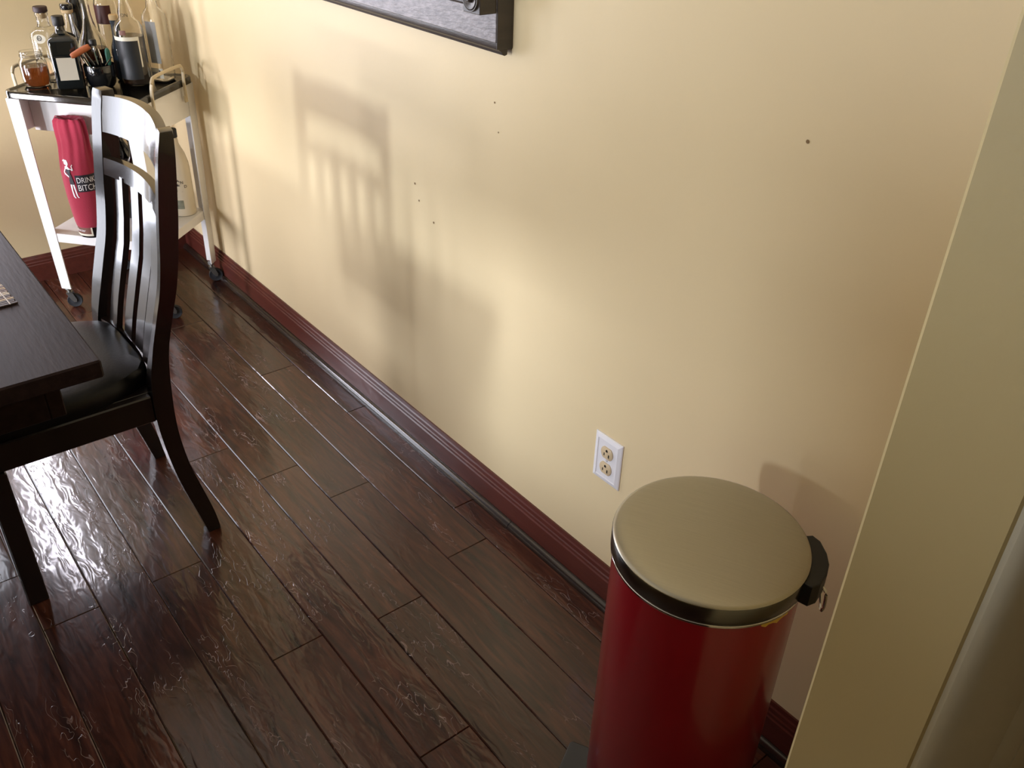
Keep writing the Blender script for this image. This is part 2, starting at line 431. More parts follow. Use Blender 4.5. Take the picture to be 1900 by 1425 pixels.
# unseen half walls added to keep window light off the near floor and right wall
b = BM()
box(b, 0.89, 1.01, 1.20, YL, -0.012, 1.22)
box(b, 0.86, 1.04, 1.17, YL, 1.2202, 1.26, 0.004)
box(b, 1.5002, 2.45, 0.86, 0.95, -0.012, 0.27)
box(b, 0.89, 1.01, 0.86, 1.1998, -0.012, 0.77)
box(b, 1.0102, 1.50, 0.86, 0.95, -0.012, 0.77)
box(b, 1.0402, 1.53, 0.83, 0.98, 0.7702, 0.80, 0.004)
struct('light_blocking_walls', b, M_WALL, 'unseen half-height yellow walls added to block window light')

b = BM()
for q in [(2.88, 2.89, 0.18, 1.14), (3.39, 3.40, 0.18, 1.14), (2.89, 3.39, 0.18, 0.19), (2.89, 3.39, 1.13, 1.14)]:
    box(b, q[0], q[1], YL+0.03, YL+0.07, q[2], q[3], 0.002)
win3 = struct('window_3', b, M_OUTDOOR, 'narrow window in the left wall beyond the table')
b = BM(); box(b, 2.89, 3.39, YL+0.045, YL+0.053, 0.19, 1.13)
struct('pane', b, M_PANE, None, win3)

b = BM()  # unseen low opening added to go with the fill on the lower wall
for q in [(1.6, 1.61, 0.10, 0.62), (2.29, 2.3, 0.10, 0.62), (1.61, 2.29, 0.10, 0.11), (1.61, 2.29, 0.61, 0.62)]:
    box(b, q[0], q[1], YL+0.03, YL+0.07, q[2], q[3], 0.002)
fill_frame = struct('fill_opening', b, M_OUTDOOR, 'added low opening in the left wall for the lower wall fill light')
b = BM(); box(b, 1.61, 2.29, YL+0.045, YL+0.053, 0.11, 0.61)
struct('pane', b, M_PANE, None, fill_frame)

# stub wall beside the opening and its white casing
AX, AC, BX = 0.2346, 0.55, 0.1355
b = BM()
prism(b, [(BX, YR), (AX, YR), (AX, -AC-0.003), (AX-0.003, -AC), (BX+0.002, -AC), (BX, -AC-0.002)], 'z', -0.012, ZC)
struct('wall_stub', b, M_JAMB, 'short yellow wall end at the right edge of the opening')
b = BM()
pr = [(BX, -AC-0.002), (BX-0.004, -AC-0.002)]
for k in range(0, 7):
    a = k/6*PI/2
    pr.append((BX-0.004-0.016*math.sin(a), -AC-0.002-0.03*(1-math.cos(a))))
pr += [(BX-0.021, -AC-0.10), (BX-0.019, -AC-0.185), (BX-0.012, -AC-0.197), (BX-0.012, -AC-0.205), (BX-0.019, -AC-0.217),
       (BX-0.021, -AC-0.26), (BX-0.019, -AC-0.29), (BX-0.012, -AC-0.297), (BX-0.012, -AC-0.303), (BX-0.018, -AC-0.31), (BX-0.018, -AC-0.40), (BX, -AC-0.40)]
prism(b, pr, 'z', 0, ZC)
struct('trim_2', b, M_TRIMW, 'off-white rounded casing beside the wall end', smooth=True)

# floor planks
PITCH = 0.1185
ROW0 = -1.0225-PITCH
known = {1: [1.314, 2.35], 2: [0.55, 1.682, 2.81], 3: [1.861, 2.92], 4: [0.9, 2.046, 3.1], 5: [1.28, 2.45], 6: [0.7, 1.656, 2.75], 7: [0.95, 2.9], 8: [1.652, 2.7], 9: [1.10, 1.86, 2.6]}
def plank(x0, x1, y0, y1):
    g = 0.0005; c = 0.0022; dz = 0.0016
    cx, cy = (x0+x1)/2, (y0+y1)/2
    hx, hy = (x1-x0)/2-g, (y1-y0)/2-g
    jz = random.uniform(-0.0003, 0.0003)
    b = BM()
    A = [b.verts.new((sx*(hx-c*0.6), sy*(hy-c), jz)) for sx, sy in ((-1, -1), (1, -1), (1, 1), (-1, 1))]
    B = [b.verts.new((sx*hx, sy*hy, jz-dz)) for sx, sy in ((-1, -1), (1, -1), (1, 1), (-1, 1))]
    D = [b.verts.new((sx*hx, sy*hy, -0.0119)) for sx, sy in ((-1, -1), (1, -1), (1, 1), (-1, 1))]
    b.faces.new(A); b.faces.new(D[::-1])
    for i in range(4):
        j = (i+1) % 4
        b.faces.new([B[i], B[j], A[j], A[i]]); b.faces.new([D[i], D[j], B[j], B[i]])
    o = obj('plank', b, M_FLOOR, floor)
    o.location = (cx, cy, 0)
for r in range(0, 26):
    y0 = max(ROW0+PITCH*r, YR); y1 = ROW0+PITCH*(r+1)
    if y1-y0 < 0.005: continue
    xs = [-0.6]+list(known.get(r, []))
    if r not in known:
        x = -0.6+random.uniform(0.3, 0.9)
        while x < XB-0.3:
            xs.append(x); x += random.uniform(0.5, 1.2)
    elif xs[1] > 1.2: xs.insert(1, xs[1]-random.uniform(0.6, 0.9))
    xs.append(XB)
    for xa, xb in zip(xs, xs[1:]): plank(xa, xb, y0, y1)

# baseboards with stepped cap, then the shoe moulding
BT = 0.107
def base_prof(h):
    return [(0, 0), (0.014, 0), (0.014, h-0.034), (0.0115, h-0.031), (0.0115, h-0.024), (0.0095, h-0.021), (0.0085, h-0.012), (0.006, h-0.009), (0.004, h), (0, h)]
b = BM(); prism(b, [(YR+p[0], p[1]) for p in base_prof(BT)], 'x', AX, XB)
struct('baseboard_right', b, M_BASE, 'dark red-brown baseboard along the long yellow wall')
b = BM(); prism(b, [(XB-p[0], p[1]) for p in base_prof(BT-0.008)], 'y', YR+0.014, SIDE_Y0)
struct('baseboard_back', b, M_BASE, 'dark red-brown baseboard behind the bar cart')
def shoe(x0, x1, r):
    b = BM()
    pts = [(YR+0.0141, 0.0004), (YR+0.0141, r+0.002)]
    for k in range(0, 9):
        a = k/8*PI/2
        pts.append((YR+0.0141+(r)*math.sin(a), 0.0004+(r+0.001)*math.cos(a)))
    prism(b, pts, 'x', x0, x1)
    return struct('trim_1', b, M_SHOE, 'dark quarter-round shoe moulding along the baseboard' if x0 > 1 else 'second length of dark shoe moulding nearest the bin', smooth=True)
shoe(1.3100, XB-0.015, 0.017)
s2 = shoe(AX+0.001, 1.3085, 0.0165); s2.name = 'trim_3'
# small nail holes and scuffs in the paint
M_SCUFF = mat('plaster_scuff', srgb(130, 104, 70), rough=0.8)
for (x, z, r) in [(1.43, 1.031, 0.0022), (0.706, 1.136, 0.003), (1.735, 0.773, 0.003), (1.719, 0.735, 0.0025), (1.658, 0.699, 0.003), (1.416, 0.974, 0.0018)]:
    b = BM(); bmesh.ops.create_circle(b, cap_ends=True, radius=r, segments=8, matrix=Matrix.Translation((x, YR+0.0006, z)) @ Matrix.Rotation(PI/2, 4, 'X'))
    obj('nail_hole', b, M_SCUFF, wall_right)

# ------------------------------------------------------------------ dining table
def make_table():
    x0, y0 = 1.351, -0.263
    x1, y1 = 2.72, 0.72
    zt = 0.76
    t = thing('dining_table', 'dark brown wooden dining table with a bamboo mat on it, beside the slat-back chair', 'table', ((x0+x1)/2, (y0+y1)/2, 0))
    ox, oy = (x0+x1)/2, (y0+y1)/2
    hx, hy = (x1-x0)/2, (y1-y0)/2
    nb = 4; w = 2*hy/nb
    for k in range(nb):
        b = BM(); box(b, -hx, hx, -hy+k*w+0.0003, -hy+(k+1)*w-0.0003, zt-0.032, zt, 0.0016 if k not in (0, nb-1) else 0.003)
        obj('top_board', b, M_TABLE, t)
    b = BM()
    for q in [(-hx+0.06, hx-0.06, -hy+0.06, -hy+0.085), (-hx+0.06, hx-0.06, hy-0.085, hy-0.06), (-hx+0.06, -hx+0.085, -hy+0.085, hy-0.085), (hx-0.085, hx-0.06, -hy+0.085, hy-0.085)]:
        box(b, *q, zt-0.115, zt-0.0325, 0.002)
    obj('apron', b, M_TABLE, t)
    for sx in (-1, 1):
        b = BM()
        box(b, sx*0.25-0.05, sx*0.25+0.05, -0.09, 0.09, 0.06, zt-0.115, 0.004)
        obj('pedestal', b, M_TABLE, t)
        b = BM()
        prism(b, [(-0.15, 0.0), (0.15, 0.0), (0.15, 0.03), (0.09, 0.0595), (-0.09, 0.0595), (-0.15, 0.03)], 'x', sx*0.25-0.045, sx*0.25+0.045, 0.003)
        obj('foot', b, M_TABLE, t)
    b = BM(); box(b, -0.1998, 0.1998, -0.03, 0.03, 0.22, 0.32, 0.003)
    obj('stretcher', b, M_TABLE, t)
    return t
make_table()

# bamboo place mat (slats run along y, threads along x)
def make_mat():
    zt = 0.7602
    X0, Y0 = 1.632, -0.207
    t = thing('placemat', 'woven bamboo slat place mat lying on the dark table', 'placemat', (X0, Y0, zt))
    t.rotation_euler = (0, 0, math.radians(3))
    ms = {}
    n = 64; w = 0.0072
    for k in range(n):
        mm = random.choices(range(4), (5, 1.6, 2.5, 1.4))[0]
        if mm not in ms:
            b = BM(); box(b, 0, w-0.0007, 0, 0.32, 0.0004, 0.0034, 0.0008)
            o = obj('slat', b, M_BAMBOO[mm], t); ms[mm] = o.data
        else:
            o = link(bpy.data.objects.new('slat', ms[mm]), t)
        o.location = (k*w, random.uniform(-0.0015, 0.0015), 0)
    for y in (0.012, 0.10, 0.22, 0.305):
        b = BM()
        tube(b, [(k*w/2-0.002, y, 0.0038+0.0006*(k % 2)) for k in range(2*n+1)], 0.0011, 5)
        obj('thread', b, M_THREAD, t)
make_mat()

# ------------------------------------------------------------------ slat-back chair
FRONT = [(0.0, -0.484), (0.06, -0.470), (0.15, -0.448), (0.22, -0.434), (0.30, -0.424), (0.37, -0.420), (0.45, -0.425), (0.52, -0.442), (0.60, -0.466), (0.66, -0.484), (0.72, -0.496), (0.76, -0.502), (0.82, -0.511), (0.93, -0.530), (0.985, -0.543)]
BACK = [(0.0, -0.514), (0.06, -0.506), (0.15, -0.486), (0.22, -0.471), (0.30, -0.462), (0.37, -0.461), (0.45, -0.467), (0.52, -0.478), (0.60, -0.501), (0.66, -0.520), (0.72, -0.534), (0.76, -0.541), (0.82, -0.551), (0.93, -0.565), (0.985, -0.569)]
def make_chair():
    CX, CY = 1.952, -0.28
    t = thing('dining_chair', 'dark espresso slat-back dining chair tucked under the table', 'chair', (CX, CY, 0))
    XL, XRR = 2.152-CX, 1.740-CX   # outer faces (far side, near side)
    zz = [i*0.985/40 for i in range(41)]
    fr = crom([(p[1]-CY, p[0], 0) for p in FRONT], 4); bk = crom([(p[1]-CY, p[0], 0) for p in BACK], 4)
    pts = [(v.x, v.y) for v in fr]+[(v.x, v.y) for v in bk[::-1]]
    for x0, x1 in ((XRR, XRR+0.036), (XL-0.040, XL)):
        b = BM(); prism(b, pts, 'x', x0, x1, 0.003, 2)
        kk = -0.20 if x0 == XRR else 0.20
        for v in b.verts: v.co.y += kk*(v.co.x-(x0+x1)/2)*min(1.0, max(0.0, (v.co.z-0.42)/0.12))
        obj('back_post', b, M_ESP, t, smooth=True, angle=30)
    xa, xb = XRR+0.036, XL-0.040
    fy = lambda z: interp(FRONT, z)-CY
    def bow(s): return -0.024*(1-(2*s-1)**2)
    def rail(name, z0, z1, crown, th, arch=0.0, m=None):
        b = BM(); N = 16; secs = []
        for i in range(N+1):
            s = i/N; x = xa-0.004+(xb-xa+0.008)*s
            zc0 = z0+arch*(1-(2*s-1)**2); zc1 = z1+crown*(1-(2*s-1)**2)
            o = bow(s)-0.004
            q = []
            for (z, d) in ((zc0, 0), ((zc0+zc1)/2, 0), (zc1, 0), (zc1, -th), ((zc0+zc1)/2, -th), (zc0, -th)):
                q.append(b.verts.new((x, fy(z)+o+d, z)))
            secs.append(q)
        for A, B in zip(secs, secs[1:]):
            for k in range(6): b.faces.new([A[k], A[(k+1) % 6], B[(k+1) % 6], B[k]])
        b.faces.new(secs[0]); b.faces.new(secs[-1][::-1])
        return obj(name, b, m or M_SLAT, t, smooth=True, angle=35)
    rail('crest_rail', 0.897, 0.974, 0.012, 0.020, 0.006)
    rail('back_rail', 0.802, 0.840, 0.004, 0.018, 0.002)
    rail('lower_rail', 0.426, 0.456, 0, 0.018)
    for xs in (2.056, 1.981, 1.906, 1.831):
        s = (xs-CX-xa)/(xb-xa)
        b = BM(); N = 12; secs = []
        for i in range(N+1):
            z = 0.448+(0.812-0.448)*i/N
            y = fy(z)+bow(s)-0.006
            secs.append([b.verts.new((xs-CX+sx, y+d, z)) for sx, d in ((-0.024, 0), (0.024, 0), (0.024, -0.014), (-0.024, -0.014))])
        for A, B in zip(secs, secs[1:]):
            for k in range(4): b.faces.new([A[k], A[(k+1) % 4], B[(k+1) % 4], B[k]])
        b.faces.new(secs[0][::-1]); b.faces.new(secs[-1])
        obj('slat', b, M_SLAT, t, smooth=True, angle=35)
    # seat frame and cushion
    b = BM()
    box(b, XRR+0.004, XRR+0.026, -0.421-CY, -0.070-CY, 0.358, 0.424, 0.003)
    obj('side_rail', b, M_ESP, t)
    b = BM(); box(b, XL-0.030, XL-0.008, -0.421-CY, -0.070-CY, 0.358, 0.424, 0.003)
    obj('side_rail', b, M_ESP, t)
    b = BM(); box(b, XRR+0.026, XL-0.030, -0.090-CY, -0.070-CY, 0.358, 0.424, 0.003)
    obj('front_rail', b, M_ESP, t)
    b = BM(); box(b, XRR+0.036, XL-0.040, -0.448-CY, -0.428-CY, 0.358, 0.424, 0.003)
    obj('rear_rail', b, M_ESP, t)
    b = BM(); box(b, XRR+0.0262, XL-0.0302, -0.4278-CY, -0.0902-CY, 0.402, 0.4236, 0.001)
    obj('seat_base', b, M_ESP, t)
    b = BM()
    n = 40; rings = []
    hx, hy = (XL-XRR)/2-0.006, 0.196
    cx, cy = (XL+XRR)/2, -0.254-CY
    for k, (sc, z) in enumerate(((0.985, 0.4245), (1.0, 0.436), (0.99, 0.452), (0.955, 0.464), (0.86, 0.472), (0.65, 0.477), (0.35, 0.4795))):
        ring = []
        for i in range(n):
            a = 2*PI*i/n; e = 6 if k < 4 else 4
            q = (abs(math.cos(a))**e+abs(math.sin(a))**e)**(-1/e)
            y = hy*sc*q*math.sin(a)
            x = hx*sc*q*math.cos(a)
            if y < -0.04: x *= 1-0.19*min(1, (-y-0.04)/0.12)
            ring.append(b.verts.new((cx+x, cy+y, z)))
        rings.append(ring)
    for A, B in zip(rings, rings[1:]):
        for i in range(n): b.faces.new([A[i], A[(i+1) % n], B[(i+1) % n], B[i]])
    b.faces.new(rings[0][::-1]); b.faces.new(rings[-1])
    obj('seat_cushion', b, M_LEATHER, t, smooth=True)
    for x0 in (XRR, XL-0.042):
        b = BM()
        vs = box(b, x0, x0+0.042, -0.112-CY, -0.070-CY, 0, 0.3578, 0.003)
        obj('front_leg', b, M_ESP, t)
make_chair()

# ------------------------------------------------------------------ bar cart
CROT = math.radians(-139)
cart = thing('bar_cart', 'white metal bar cart with a black tray top standing in the corner', 'cart', (3.185, -0.527, 0), CROT)
CW, CD = 0.455, 0.372
def rrect(x0, x1, y0, y1, r, n=6):
    out = []
    for cx, cy, a0 in ((x1-r, y0+r, -PI/2), (x1-r, y1-r, 0), (x0+r, y1-r, PI/2), (x0+r, y0+r, PI)):
        for k in range(n+1):
            a = a0+PI/2*k/n
            out.append((cx+r*math.cos(a), cy+r*math.sin(a)))
    return out
def tray():
    b = BM()
    def ring(off, z, r): return [b.verts.new((p[0], p[1], z)) for p in rrect(off, CW-off, off, CD-off, r)]
    prof = [(0.004, 0.737, 0.03), (0.0, 0.740, 0.034), (0.0, 0.757, 0.034), (0.002, 0.7605, 0.032), (0.006, 0.7615, 0.028), (0.010, 0.7605, 0.024), (0.013, 0.7565, 0.021), (0.018, 0.7550, 0.018)]
    R = [ring(*p) for p in prof]
    n = len(R[0])
    for A, B in zip(R, R[1:]):
        for i in range(n): b.faces.new([A[i], A[(i+1) % n], B[(i+1) % n], B[i]])
    b.faces.new(R[0][::-1]); b.faces.new(R[-1])
    obj('tray_top', b, M_BLACKEN, cart, smooth=True)
tray()
TZ = 0.7553
def panel(name, *q):
    b = BM(); box(b, *q, 0.0015); return obj(name, b, M_CART, cart)
panel('front_apron', 0.0205, CW-0.0205, 0.087, 0.095, 0.617, 0.7368)
panel('rear_apron', 0.048, CW-0.048, CD-0.020, CD-0.010, 0.634, 0.7368)
panel('side_apron', 0.010, 0.020, 0.048, CD-0.048, 0.626, 0.7368)
panel('side_apron', CW-0.020, CW-0.010, 0.048, CD-0.048, 0.634, 0.7368)
def cart_leg(cx, cy, sx, sy):
    # angle-iron leg, narrowing slightly to the foot, splaying a little inwards
    b = BM()
    def sec(z, w, ix):
        x = cx+sx*ix; y = cy+sy*ix*0.4
        t = 0.004
        P = [(0, 0), (w, 0), (w, t), (t, t), (t, w), (0, w)]
        pts = [b.verts.new((x+sx*p[0], y+sy*p[1], z)) for p in P]
        return pts
    A = sec(0.078, 0.036, 0.016); B = sec(0.7367, 0.046, 0.0)
    for i in range(6): b.faces.new([A[i], A[(i+1) % 6], B[(i+1) % 6], B[i]])
    b.faces.new(A[::-1]); b.faces.new(B)
    leg = obj('leg', b, M_CART, cart)
    x = cx+sx*0.030; y = cy+sy*0.022
    b = BM()
    lathe(b, [(0.0, 0.0785), (0.012, 0.0785), (0.012, 0.070), (0.006, 0.068), (0.006, 0.056), (0.0, 0.056)], 12, (x, y), cap=False)
    ang = 0.5
    mx = Matrix.Translation((x, y, 0)) @ Matrix.Rotation(ang, 4, 'Z')
    for s in (-1, 1):
        vs = prism(b, [(-0.010, 0.058), (0.010, 0.058), (0.020, 0.032), (0.018, 0.022), (0.010, 0.022), (0.0, 0.036)], 'y', s*0.0115-0.001, s*0.0115+0.001)
        bmesh.ops.transform(b, matrix=mx, verts=vs)
    vs = box(b, -0.010, 0.010, -0.0125, 0.0125, 0.056, 0.059, mtx=mx)
    obj('caster_fork', b, M_STEEL, leg, smooth=True)
    b = BM()
    lathe(b, [(0.0, -0.008), (0.006, -0.008), (0.009, -0.0065), (0.018, -0.0065), (0.0235, -0.008), (0.0255, -0.004), (0.0255, 0.004), (0.0235, 0.008), (0.018, 0.0065), (0.009, 0.0065), (0.006, 0.008), (0.0, 0.008)], 24, cap=False)
    bmesh.ops.transform(b, matrix=mx @ Matrix.Translation((0.012, 0, 0.0257)) @ Matrix.Rotation(PI/2, 4, 'X'), verts=b.verts)
    obj('wheel', b, M_RUBBER, leg, smooth=True)
for cx, cy, sx, sy in ((0.006, 0.006, 1, 1), (CW-0.006, 0.006, -1, 1), (CW-0.006, CD-0.006, -1, -1), (0.006, CD-0.006, 1, -1)):
    cart_leg(cx, cy, sx, sy)
# lower shelf: tray turned down at the edges
SZ = 0.288
b = BM()
box(b, 0.022, CW-0.022, 0.0125, CD-0.018, SZ-0.004, SZ, 0.0012)
box(b, 0.022, CW-0.022, 0.0125, 0.0155, SZ-0.031, SZ-0.003)
box(b, 0.022, CW-0.022, CD-0.021, CD-0.018, SZ-0.031, SZ-0.003)
box(b, 0.022, 0.025, 0.0155, CD-0.021, SZ-0.031, SZ-0.003)
box(b, CW-0.025, CW-0.022, 0.0155, CD-0.021, SZ-0.031, SZ-0.003)
obj('lower_shelf', b, M_CART, cart)
def cart_handle(x, s):
    b = BM()
    y0, y1 = 0.085, CD-0.085
    base, top = 0.705, 0.812
    pts = [(x, y0, base), (x+s*0.001, y0, 0.76), (x+s*0.004, y0+0.002, top-0.022), (x+s*0.005, y0+0.009, top-0.007), (x+s*0.006, y0+0.024, top), (x+s*0.006, (y0+y1)/2, top+0.002),
           (x+s*0.006, y1-0.024, top), (x+s*0.005, y1-0.009, top-0.007), (x+s*0.004, y1-0.002, top-0.022), (x+s*0.001, y1, 0.76), (x, y1, base)]
    tube(b, crom(pts, 3), 0.0058, 8, flat=0.75)
    for y in (y0, y1):
        box(b, x-0.004 if s > 0 else x-0.002, x+0.002 if s > 0 else x+0.004, y-0.008, y+0.008, 0.690, 0.712, 0.001)
    obj('handle', b, M_CREAMH, cart, smooth=True)
cart_handle(-0.006, -1); cart_handle(CW+0.006, 1)

RC = Matrix.Translation((3.185, -0.527, 0)) @ Matrix.Rotation(CROT, 4, 'Z')
def cw(lx, ly, z): return RC @ Vector((lx, ly, z))
def item(name, label, cat, lx, ly, z, rot=0.0, group=None):
    # rot is measured from the cart's own front direction (0 faces the cart's front)
    return thing(name, label, cat, cw(lx, ly, z), CROT+rot, group)

def glass_shell(b, prof, th=0.0025, n=32, sq=0.0):
    """outer profile up, inner profile down: a real hollow glass wall"""
    inner = [(max(r-th, 0.0008), z) for r, z in prof if r > 1e-6]
    inner[0] = (inner[0][0], inner[0][1]+th*1.6)
    full = [(0, prof[0][1])]+[p for p in prof if p[0] > 1e-6]+inner[::-1]+[(0, inner[0][1])]
    lathe(b, full, n, cap=False, sq=sq)

def label_patch(parent, name, r, a0, a1, z0, z1, m, off=0.0006, seg=12):
    b = BM(); rr = r+off
    lo = []; hi = []
    for k in range(seg+1):
        a = a0+(a1-a0)*k/seg
        lo.append(b.verts.new((rr*math.sin(a), -rr*math.cos(a), z0))); hi.append(b.verts.new((rr*math.sin(a), -rr*math.cos(a), z1)))
    for k in range(seg): b.faces.new([lo[k], lo[k+1], hi[k+1], hi[k]])
    return obj(name, b, m, parent, smooth=True)

def wrap_text(parent, name, s, size, r, a0, z0, m, off=0.0012):
    b = text_bm(s, size); wrap(b, r+off, a0, z0)
    return obj(name, b, m, parent)

# --- mason jar mug with amber drink
def jar():
    t = item('mason_jar', 'clear glass mason jar with a little amber spirit, leftmost on the tray', 'jar', 0.052, 0.112, TZ)
    b = BM()
    glass_shell(b, [(0.030, 0), (0.036, 0.003), (0.040, 0.012), (0.0415, 0.03), (0.0415, 0.066), (0.039, 0.078), (0.0335, 0.086), (0.032, 0.090), (0.0335, 0.092), (0.0335, 0.096), (0.032, 0.098), (0.0325, 0.103), (0.032, 0.106)], 0.003)
    obj('jar_glass', b, M_GLASS, t, smooth=True)
    b = BM(); lathe(b, [(0, 0.0062), (0.032, 0.0064), (0.0365, 0.014), (0.0382, 0.03), (0.0382, 0.062), (0, 0.062)], 32, cap=False)
    obj('spirit', b, M_AMBER, t, smooth=True)
    b = BM()
    for z in (0.0915, 0.0965):
        pts = [(0.0335*math.cos(a), 0.0335*math.sin(a), z) for a in [2*PI*k/24 for k in range(25)]]
        tube(b, pts, 0.0012, 5)
    obj('screw_thread', b, M_GLASS, t, smooth=True)
jar()
# --- clear square bottle with tag and wooden stopper
def square_bottle():
    t = item('glass_bottle', 'clear glass bottle with a dark wooden stopper and white neck tag', 'bottle', 0.0575, 0.1995, TZ, 0.05)
    b = BM()
    glass_shell(b, [(0.034, 0), (0.0385, 0.004), (0.0395, 0.02), (0.0395, 0.135), (0.037, 0.148), (0.028, 0.158), (0.017, 0.165), (0.0145, 0.175), (0.0145, 0.196), (0.0165, 0.199), (0.0165, 0.206)], 0.003, 40, sq=2.5)
    obj('bottle_glass', b, M_GLASS, t, smooth=True)
    b = BM(); lathe(b, [(0, 0.190), (0.0112, 0.190), (0.0112, 0.2065), (0, 0.2065)], 16, cap=False); obj('cork', b, M_CORK, t, smooth=True)
    b = BM(); lathe(b, [(0.0, 0.2066), (0.0155, 0.2066), (0.021, 0.209), (0.0215, 0.212), (0.0215, 0.222), (0.020, 0.2245), (0.0, 0.2245)], 24, cap=False); obj('stopper', b, M_DKWOOD, t, smooth=True)
    # oval tag on the shoulder with a ring and letter mark
    b = BM(); n = 24
    f = poly(b, [(0.0215*math.cos(2*PI*k/n), 0.016*math.sin(2*PI*k/n)*(1 if math.sin(2*PI*k/n) < 0 else 0.72)) for k in range(n)])
    mtx = Matrix.Translation((0.002, -0.0416, 0.136)) @ Matrix.Rotation(math.radians(78), 4, 'X')
    bmesh.ops.solidify(b, geom=b.faces[:], thickness=0.0006)
    bmesh.ops.transform(b, matrix=mtx, verts=b.verts); tg = obj('neck_tag', b, M_WPAPER, t)
    b = BM(); tube(b, [(0.0068*math.cos(2*PI*k/20), 0.0068*math.sin(2*PI*k/20), 0.0012) for k in range(21)], 0.0009, 5)
    bmesh.ops.transform(b, matrix=mtx, verts=b.verts); obj('tag_ring', b, M_INK, tg)
    b = text_bm('e', 0.011); bmesh.ops.translate(b, vec=(-0.003, -0.003, 0.0012), verts=b.verts)
    bmesh.ops.transform(b, matrix=mtx, verts=b.verts); obj('tag_letter', b, M_INK, tg)
square_bottle()
# --- dark green square bottle
def gin():
    t = item('gin_bottle', 'square-shouldered dark green glass bottle with a pale grey label', 'bottle', 0.163, 0.128, TZ, 0.55)
    b = BM()
    h = 0.041
    def sq(z, s, r): return [b.verts.new((p[0], p[1], z)) for p in rrect(-s, s, -s, s, r, 4)]
    prof = [(0.0, 0.036, 0.006), (0.003, h-0.001, 0.007), (0.008, h, 0.008), (0.142, h, 0.008), (0.150, h-0.002, 0.009), (0.158, 0.031, 0.010), (0.164, 0.021, 0.011), (0.168, 0.0155, 0.0125), (0.176, 0.014, 0.0135), (0.186, 0.0138, 0.0135)]
    R = [sq(z, s, r) for z, s, r in prof]; n = len(R[0])
    for A, B in zip(R, R[1:]):
        for i in range(n): b.faces.new([A[i], A[(i+1) % n], B[(i+1) % n], B[i]])
    b.faces.new(R[0][::-1]); b.faces.new(R[-1])
    obj('bottle_glass', b, M_GINGL, t, smooth=True, angle=50)
    b = BM(); lathe(b, [(0, 0.186), (0.0165, 0.186), (0.0175, 0.188), (0.0175, 0.212), (0.016, 0.2145), (0, 0.2145)], 24, cap=False); obj('cap', b, M_BLKP, t, smooth=True)
    b = BM(); box(b, -0.027, 0.027, -h-0.0008, -h-0.0001, 0.030, 0.098); obj('label', b, M_PAPER, t)
    b = BM(); box(b, -0.023, 0.023, -h-0.0010, -h-0.0006, 0.105, 0.1065); obj('embossed_line', b, M_GINGL, t)
gin()
# --- decanter
def decanter():
    t = item('glass_decanter', 'clear long-necked glass decanter holding a little amber spirit', 'decanter', 0.187, 0.2425, TZ)
    b = BM()
    prof = [(0.030, 0), (0.038, 0.004), (0.043, 0.02), (0.0455, 0.05), (0.0455, 0.085), (0.044, 0.105), (0.039, 0.123), (0.030, 0.142), (0.022, 0.160), (0.0165, 0.180), (0.0135, 0.205), (0.013, 0.255), (0.015, 0.262), (0.015, 0.268)]
    glass_shell(b, prof, 0.0028); obj('decanter_glass', b, M_GLASS, t, smooth=True)
    b = BM(); lathe(b, [(0, 0.007), (0.034, 0.008), (0.0398, 0.021), (0.0423, 0.05), (0.0423, 0.085), (0.0412, 0.100), (0, 0.100)], 32, cap=False); obj('spirit', b, M_AMBER, t, smooth=True)
    b = BM(); lathe(b, [(0, 0.255), (0.0098, 0.256), (0.0098, 0.268), (0.017, 0.271), (0.018, 0.285), (0.012, 0.296), (0, 0.298)], 20, cap=False); obj('stopper', b, M_GLASS, t, smooth=True)
decanter()
